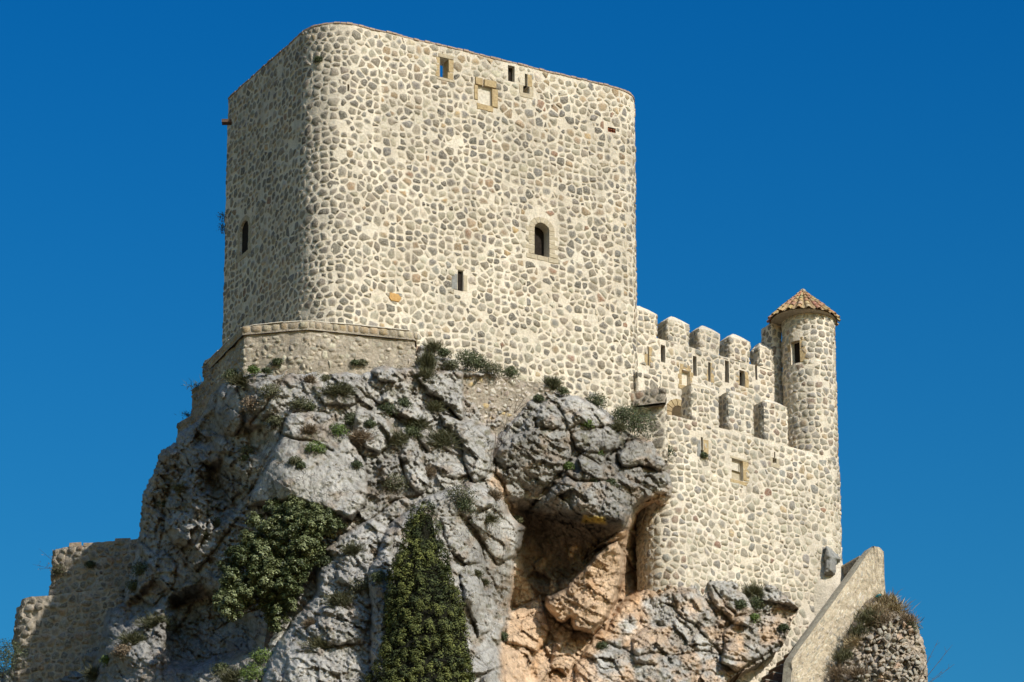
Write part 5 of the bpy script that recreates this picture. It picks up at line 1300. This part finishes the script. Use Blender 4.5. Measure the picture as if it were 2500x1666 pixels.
def tuft(px, py, r, kind, label, name='shrub', n=None, out=.0, dfn=None, up=1.0, fan=1.0, seed=None, group=None, leafy=False, cat=None):
    """a clump of blades or leaves rooted in the rock; r in photograph pixels"""
    r = r*1.22; rng = np.random.default_rng(int(seed or px*7+py)); R = r/48.
    b = P(px, py+r*.45, (dfn or dep)(px, py+r*.3)-out) if not isinstance(out, tuple) else P(px, py+r*.45, out[0])
    mats = {'g': L_GRN, 'o': L_OLV, 'b': L_BRN, 'd': L_DRY, 'l': L_BRI}
    n = n or int(340+R*1500); N1 = n
    fx = fan
    d = rng.normal(size=(n, 3))*np.array([.8*fx, .8, .55])+np.array([0, -.35, .75*up]); d /= np.linalg.norm(d, axis=1, keepdims=True)
    if leafy:
        ln = R*1.15*rng.random(n)**.45; c = b+d*ln[:, None]+rng.normal(size=(n, 3))*R*.12*np.array([1, 1, .6])
        V, F = leafcards(c, d+rng.normal(size=(n, 3))*.7, .085, .055, rng)
    else:
        root = b+rng.normal(size=(n, 3))*R*np.array([.42*fx, .25, .22]); ln = R*1.2*rng.uniform(.25, 1.1, n)
        sd = np.cross(d, rng.normal(size=(n, 3))); sd /= np.linalg.norm(sd, axis=1, keepdims=True); wv = rng.uniform(.009, .020, n)[:, None]
        midp = root+d*ln[:, None]*.55; tip = root+d*ln[:, None]+np.stack([rng.normal(size=n)*.08, rng.normal(size=n)*.05, -rng.random(n)*.15], 1)*ln[:, None]
        V = np.stack([root-sd*wv*.6, midp-sd*wv, tip, midp+sd*wv], 1).reshape(-1, 3); F = np.arange(4*n).reshape(n, 4)
    o = thing(name, label, cat or ('grass' if name == 'grass_tuft' else 'shrub'), tuple(b), group or ('grass clumps and scrub on the right bastion' if dfn else 'small shrubs and plants growing on the crag and its walls'))
    mesh('foliage', V, F, mats[kind], o, lcol(n, rng, np.full(n, rng.uniform(.25, .65))))
    tubes('stem', [([b+np.array([dx*R, .15, -.12]), b+np.array([dx*R*2, -.05*R, R*.5])], [.02, .008]) for dx in (-.15, 0., .18)], M_BARK, o, 4)
    return o
T = [
 (1043, 882, 26, 'o', 'tall narrow olive shrub in the angle between the buttress wall and the crag', 1.5, .6),
 (1036, 915, 22, 'o', 'olive shrub under the right end of the buttress wall', 1.2, .7),
 (1058, 846, 17, 'o', 'grassy shrub above the pale rock hump at the foot of the keep', 1.2, 1.),
 (1085, 862, 13, 'g', 'small green tuft on the rock hump at the foot of the keep', 1, 1.2),
 (1098, 893, 18, 'o', 'olive tuft on the ledge below the rock hump', 1, 1.3),
 (1142, 876, 27, 'g', 'largest dark green shrub at the foot of the keep', 1.1, 1.1),
 (1166, 886, 24, 'g', 'dark green shrub just right of the largest one at the keep foot', 1, 1.2),
 (1200, 899, 20, 'o', 'low olive shrub trailing right along the keep foot', .7, 1.5),
 (1247, 908, 17, 'g', 'round dark shrub at the keep foot above the pink rubble patch', .8, 1.),
 (1348, 935, 20, 'o', 'spiky grey-green shrub at the keep foot, right of the rubble patch', 1.3, .9),
 (1374, 954, 12, 'g', 'little green plant beside the spiky shrub at the keep foot', .8, 1),
 (1456, 978, 22, 'g', 'dark leaning shrub on the crag top below the keep\'s right corner', .8, 1.1),
 (1315, 972, 11, 'g', 'small green cushion above the round grey knob of rock', .8, 1),
 (1433, 1034, 13, 'l', 'bright green sprig in the middle of the overhanging rock', 1, 1),
 (1462, 1103, 8, 'l', 'tiny bright green sprig in the crack under the overhanging rock', 1, 1),
 (1388, 1138, 12, 'l', 'yellow-green sprig at the end of the diagonal crack', 1, .8),
 (1447, 1172, 8, 'g', 'small dark round cushion on the lower overhang', 1, 1),
 (1492, 1178, 11, 'g', 'dark green cushion right of the small round one on the lower overhang', 1, 1),
 (1622, 1100, 19, 'g', 'green bush where the crag meets the spur wall', .8, 1),
 (1508, 1040, 14, 'o', 'olive tuft left of the big shrub below the gateway landing', 1, 1),
 (660, 957, 24, 'o', 'wide scrubby tuft on the top left shoulder of the crag', 1, 1.2),
 (615, 985, 22, 'b', 'brownish scrub in the cleft beside the top left boulder', 1, 1),
 (590, 925, 19, 'o', 'olive scrub on the ledge at the left end of the buttress wall', .8, 1.4),
 (618, 903, 12, 'l', 'bright green plant at the left foot of the buttress wall', 1, 1),
 (650, 905, 9, 'g', 'small green plant right of the bright one at the buttress foot', 1, 1),
 (565, 915, 16, 'g', 'dark shaded bush at the outer left corner of the buttress wall', 1, 1),
 (672, 1030, 19, 'o', 'olive tuft at the left edge of the smooth grey slab', 1, 1),
 (735, 985, 22, 'o', 'trailing olive tuft on the ledge above the smooth grey slab', .8, 1.4),
 (757, 993, 11, 'g', 'green knot of leaves right of the trailing tuft above the slab', .8, 1),
 (826, 948, 22, 'o', 'spreading scrub near the top of the crag below the buttress wall', .8, 1.5),
 (795, 925, 12, 'o', 'small tuft just under the buttress wall, in the middle', 1, 1),
 (755, 925, 11, 'b', 'thin brown tuft in a crack under the buttress wall', 1, .8),
 (860, 1025, 21, 'g', 'dark tuft on the middle ledge of the crag', 1, 1.),
 (826, 1050, 19, 'l', 'yellow-green cushion at the right edge of the smooth slab', .7, 1.),
 (880, 1062, 18, 'b', 'brown dry scrub below the dark tuft of the middle ledge', .8, 1.2),
 (903, 1035, 12, 'g', 'small dark tuft right of the middle ledge', 1, 1),
 (946, 1000, 21, 'g', 'dark round shrub on the upper crag, left of the pale blocks', 1, 1),
 (985, 985, 16, 'g', 'green shrub tucked under the upper pale block', 1, 1.2),
 (1058, 992, 17, 'o', 'olive-brown shrub right of the pale blocks on the upper crag', 1, 1),
 (1016, 1030, 20, 'o', 'upper olive tuft in the central gully of the crag', 1, 1),
 (1004, 1055, 19, 'g', 'lower green tuft in the central gully of the crag', 1, 1),
 (968, 1068, 20, 'o', 'left olive tuft in the central gully of the crag', 1, 1),
 (1075, 1068, 26, 'o', 'broad olive tuft on the right side of the central gully', 1, 1.2),
 (1045, 1150, 14, 'b', 'thin brown tuft on the lower pale face', 1.2, 1),
 (960, 1178, 28, 'o', 'rounded olive shrub on the face left above the cypress', .8, 1.2),
 (1125, 1208, 30, 'o', 'large olive shrub on the shelf right above the cypress', .9, 1.1),
 (1132, 1234, 22, 'g', 'green shrub just below the large one right above the cypress', .8, 1),
 (1205, 1207, 15, 'b', 'brown tuft at the top of the rounded boulder right of the cypress', 1, 1),
 (1190, 1262, 14, 'o', 'flat olive tuft on the boulder right of the cypress', .6, 1.5),
 (770, 1090, 17, 'l', 'low yellow-green mat in the crack across the smooth slab', .5, 1.9),
 (720, 1123, 12, 'o', 'small olive mat on the smooth slab', .5, 1.5),
 (735, 1136, 9, 'g', 'little green dot of a plant on the smooth slab', .7, 1),
 (755, 1048, 14, 'b', 'brown tuft near the top of the smooth slab', 1, 1),
 (870, 1135, 12, 'g', 'small dark plant on the right side of the smooth slab', 1, 1),
 (603, 1100, 14, 'o', 'olive tuft on the shaded rocks left of the smooth slab', 1, 1),
 (600, 1120, 12, 'g', 'dark plant in the shaded cleft left of the smooth slab', 1, 1),
 (530, 1278, 16, 'o', 'yellowish shrub on the spur left of the oak', .8, 1.),
 (505, 1305, 12, 'o', 'small tuft on the crest of the left spur', 1, 1),
 (440, 1190, 13, 'o', 'brownish tuft on the left flank spur', 1, 1),
 (400, 1230, 14, 'g', 'dark plant on the outer left flank of the crag', 1, 1),
 (345, 1390, 22, 'g', 'dark bush in the shade where the crag meets the ruined wall', 1, 1),
 (330, 1430, 18, 'g', 'second dark bush in the shade beside the ruined wall', 1, 1),
 (328, 1560, 24, 'o', 'pale scrub on the low ridge at the bottom left', 1.2, 1.2),
 (380, 1515, 22, 'o', 'scrub along the upper part of the low left ridge', 1, 1.4),
 (300, 1590, 20, 'b', 'brown scrub on the low left ridge', 1, 1),
 (262, 1612, 14, 'l', 'yellow-green plant at the bottom left ridge foot', 1, 1),
 (235, 1640, 22, 'o', 'scrub at the bottom left corner of the ridge', 1, 1),
 (640, 1605, 24, 'l', 'bright green leafy plant below the oak', .8, 1.),
 (618, 1645, 26, 'l', 'bright green leafy plant at the bottom edge below the oak', .8, 1.),
 (575, 1650, 26, 'o', 'grey-green scrub at the bottom edge left of the bright plants', 1, 1.3),
 (540, 1635, 18, 'g', 'small green bush at the bottom edge of the shaded gully', 1, 1),
 (795, 1372, 16, 'g', 'green shrub at the right edge of the oak', 1, 1),
 (860, 1340, 18, 'o', 'olive tuft on the slab right of the oak crown', 1, 1),
 (885, 1430, 24, 'o', 'grassy shrub on the slab left of the cypress', 1, 1.3),
 (830, 1462, 22, 'o', 'grassy shrub on the slab between oak and cypress', 1, 1.1),
 (915, 1350, 12, 'b', 'little brown tuft near the cypress tip, left', 1, 1.3),
 (925, 1410, 17, 'g', 'dark tuft against the left side of the cypress', 1, .9),
 (785, 1570, 20, 'o', 'small green and brown shrub low on the slab', .8, 1.4),
 (760, 1520, 12, 'b', 'tiny brown tuft on the slab edge', .8, 1.2),
 (1162, 1400, 12, 'o', 'little yellowish tuft right of the cypress', 1, 1),
 (1180, 1420, 10, 'o', 'tiny tuft lower right of the cypress', 1, 1),
 (1226, 1556, 15, 'g', 'green plant at the mouth edge of the cave, lower left', 1.2, .8),
 (1263, 1268, 10, 'o', 'yellow-green sprig at the cave\'s upper left corner', .8, 1),
 (1838, 1442, 24, 'o', 'olive shrub at the foot of the outer wall between two grey boulders', 1.0, .8),
 (1844, 1472, 17, 'g', 'green lower tuft hanging below the olive shrub at the outer wall foot', .8, .8),
 (1842, 1508, 12, 'l', 'bright green plant in the crack under the outer wall', 1, .7),
 (1808, 1475, 13, 'g', 'dark green patch on the grey boulder under the outer wall', .8, 1.),
 (1913, 1532, 12, 'g', 'small green plant near the stair shadow', 1, 1),
 (1470, 1576, 12, 'g', 'dark sprig on the rock below the cave', 1, 1),
]
for (px, py, r, k, lab, up, fan) in T:
    tuft(px, py, r, k, lab, up=up, fan=fan, leafy=(k in 'gl' or px % 3 == 0), out=.05)
# plants rooted in the masonry (depth taken from the wall they grow from)
def wall_tuft(lp, px, py, r, k, lab, **kw):
    s, z = lp.hit(px, py); q = lp.map(np.array([s]), np.array([z]), 0)[0]
    return tuft(px, py, r, k, lab, out=(q[1]-Y0-.05,), leafy=True, **kw)
wall_tuft(keep_lp, 777, 145, 9, 'g', 'small green plant near the top of the keep\'s rounded corner')
wall_tuft(but_lp, 677, 884, 12, 'g', 'dark green plant on the face of the buttress wall, left')
wall_tuft(but_lp, 866, 886, 9, 'g', 'left of two small round plants on the buttress wall')
wall_tuft(but_lp, 884, 886, 10, 'o', 'right of two small round plants on the buttress wall')
wall_tuft(ul, 220, 1378, 11, 'g', 'small green plant on the sunlit ruined wall')
wall_tuft(ul, 145, 1392, 16, 'o', 'straggly yellowish plant at the corner of the ruined wall')
wall_tuft(out_lp, 1718, 1112, 9, 'g', 'ivy sprig in the cross-shaped loophole of the outer wall')
tuft(543, 528, 14, 'g', 'dark plant sprouting from the keep\'s left edge, upper', out=(8.2,), leafy=True, fan=.6, seed=1, n=120)
tuft(543, 556, 13, 'g', 'dark plant sprouting from the keep\'s left edge, lower', out=(8.2,), leafy=True, fan=.6, seed=2, n=120)
tuft(1548, 1024, 46, 'g', 'biggest round dark green shrub below the gateway landing', out=(7.4,), n=3600, fan=1.1, up=.7, leafy=True)
tuft(1522, 1010, 26, 'g', 'smaller dark shrub growing into the biggest one below the landing', out=(7.3,), n=1200, up=.7, leafy=True)
tuft(482, 938, 22, 'g', 'spiky dark plant on the stepped wall, upper', out=(7.0,), fan=1.3, n=110)
tuft(460, 1008, 16, 'g', 'spiky dark plant on the stepped wall, lower', out=(8.4,), fan=1.2, n=80)
tuft(20, 1592, 38, 'g', 'dark bush on the skyline at the far left', out=(12.5,), leafy=True, n=1500)
tuft(-2, 1625, 34, 'g', 'darker bush at the very left edge of the view', out=(12.,), leafy=True, n=1200)
# dry grass on the right mound
G = [(2160, 1462, 30, 'd', 'feathery dry grass behind the teal scrap'), (2185, 1480, 32, 'd', 'tall dry grass on the crest of the right bastion'), (2140, 1485, 28, 'd', 'dry grass clump beside the parapet end'),
     (2120, 1505, 30, 'o', 'greenish grass clump, uppermost left on the right bastion'), (2150, 1508, 28, 'b', 'brown grass clump in the middle of the right bastion top'), (2098, 1540, 27, 'o', 'greenish grass clump halfway down the bastion edge'),
     (2085, 1565, 24, 'd', 'dry grass below the halfway clump'), (2062, 1600, 28, 'o', 'green-brown grass clump low on the bastion edge'), (2050, 1640, 26, 'b', 'brown grass at the bottom of the bastion edge'), (2215, 1510, 26, 'b', 'dark brown scrub on the right shoulder of the bastion'),
     (2228, 1532, 22, 'g', 'dark green scrub on the right shoulder of the bastion'), (2095, 1640, 26, 'b', 'brown scrub on the lower bastion'), (2105, 1665, 18, 'g', 'green plant at the bottom of the bastion'), (2178, 1462, 12, 'g', 'small dark plant among the dry grass on the crest')]
for (px, py, r, k, lab) in G:
    tuft(px, py, r*.85, k, lab, 'grass_tuft' if k in 'do' else 'shrub', dfn=mdep, n=620 if k in 'dbo' else 400, up=1.3, fan=1.0, leafy=(k == 'g'))

# sparse scrub and dead grass rooted all along the cracks of the crag
def crack_scrub():
    rng = np.random.default_rng(77); VV = []; CC = []; k = 0
    pool = np.argwhere(_in & (CRK < .62) & (fbm(GX/60, GY/60, 300, 3) > -.05) & (GX > 330) & (GX < 1950) & (tanmask(GX, GY) < .3))
    for i, j in pool[rng.choice(len(pool), 620, replace=False)]:
        b = P(GX[i, j], GY[i, j], DEP[i, j]-.02); n = int(rng.integers(14, 46)); R = rng.uniform(.06, .22)
        d = rng.normal(size=(n, 3))*np.array([.9, .7, .5])+np.array([0, -.5, .35]); d /= np.linalg.norm(d, axis=1, keepdims=True)
        c = b+d*R*rng.random((n, 1))+rng.normal(size=(n, 3))*R*np.array([.8, .2, .3]); V, F = leafcards(c, d+rng.normal(size=(n, 3))*.8, .075, .030, rng)
        VV.append(V); C = np.zeros((n, 4)); C[:, 0] = np.clip(rng.normal(rng.uniform(.1, .9), .1, n), 0, 1); C[:, 1] = rng.random(n); C[:, 3] = 1; CC.append(np.repeat(C, 4, 0))
    V = np.concatenate(VV); o = mesh('ground_cover', V, np.arange(len(V)).reshape(-1, 4), mat_leaf('scrub_leaf', (.055, .062, .025), (.20, .155, .09), .8), None, np.concatenate(CC))
    tag(o, 'sparse low scrub and dead grass growing in the cracks of the crag', 'scrub', kind='stuff')
crack_scrub()
# bare twigs
def twig(name, label, base, yo, ends, r0, seed, leaves=0):
    rng = random.Random(seed); lst = []; b = P(*base, yo); o = thing(name, label, 'shrub', tuple(b), 'bare twiggy shrubs'); tips = []
    for (x, y) in ends:
        e = P(x, y, yo+rng.uniform(-.3, .3)); m = (b+e)/2+np.array([rng.uniform(-.1, .1), 0, rng.uniform(-.05, .12)])
        lst.append(([b, m, e], [r0, r0*.6, r0*.25]))
        for k in range(5):
            f = rng.uniform(.35, .95); s = b*(1-f)+e*f if f > .5 else b*(1-f)+e*f; s = (m+(e-m)*(f-.5)*2) if f > .5 else (b+(m-b)*f*2)
            q = s+np.array([rng.uniform(-.3, .4), rng.uniform(-.1, .1), rng.uniform(.0, .4)])*.8; lst.append(([s, q], [r0*.35, r0*.15])); tips.append(q)
    tubes('twigs', lst, M_BARK, o, 4)
    if leaves:
        rg = np.random.default_rng(seed); c = np.repeat(np.array(tips), leaves, 0)+rg.normal(size=(len(tips)*leaves, 3))*.05
        V, F = leafcards(c, rg.normal(size=c.shape), .07, .05, rg); mesh('foliage', V, F, L_BRN, o, lcol(len(c), rg))
twig('bare_shrub', 'leafless twiggy shrub against the sky at the lower right edge', (2225, 1700), 11.0, [(2325, 1575), (2330, 1622), (2288, 1568), (2300, 1640), (2270, 1600)], .022, 3)
twig('bare_shrub', 'leafless purplish twigs in front of the lower right bastion', (2140, 1690), 10.5, [(2175, 1600), (2195, 1640), (2120, 1610)], .018, 4)
twig('bare_shrub', 'thin bare stems rising in the cleft between two grey rock masses', (1205, 1118), 1.6, [(1228, 1015), (1250, 985), (1212, 1030), (1275, 1000)], .02, 5)
twig('bare_shrub', 'reddish bare shrub on the rubble patch under the keep', (1255, 1010), 3.2, [(1290, 950), (1275, 965), (1300, 975)], .018, 6)
twig('wispy_shrub', 'wispy brown shrub leaning out over the ruined wall corner', (155, 1392), 13.9, [(95, 1340), (80, 1378), (92, 1390), (138, 1335), (160, 1350)], .014, 7, 3)
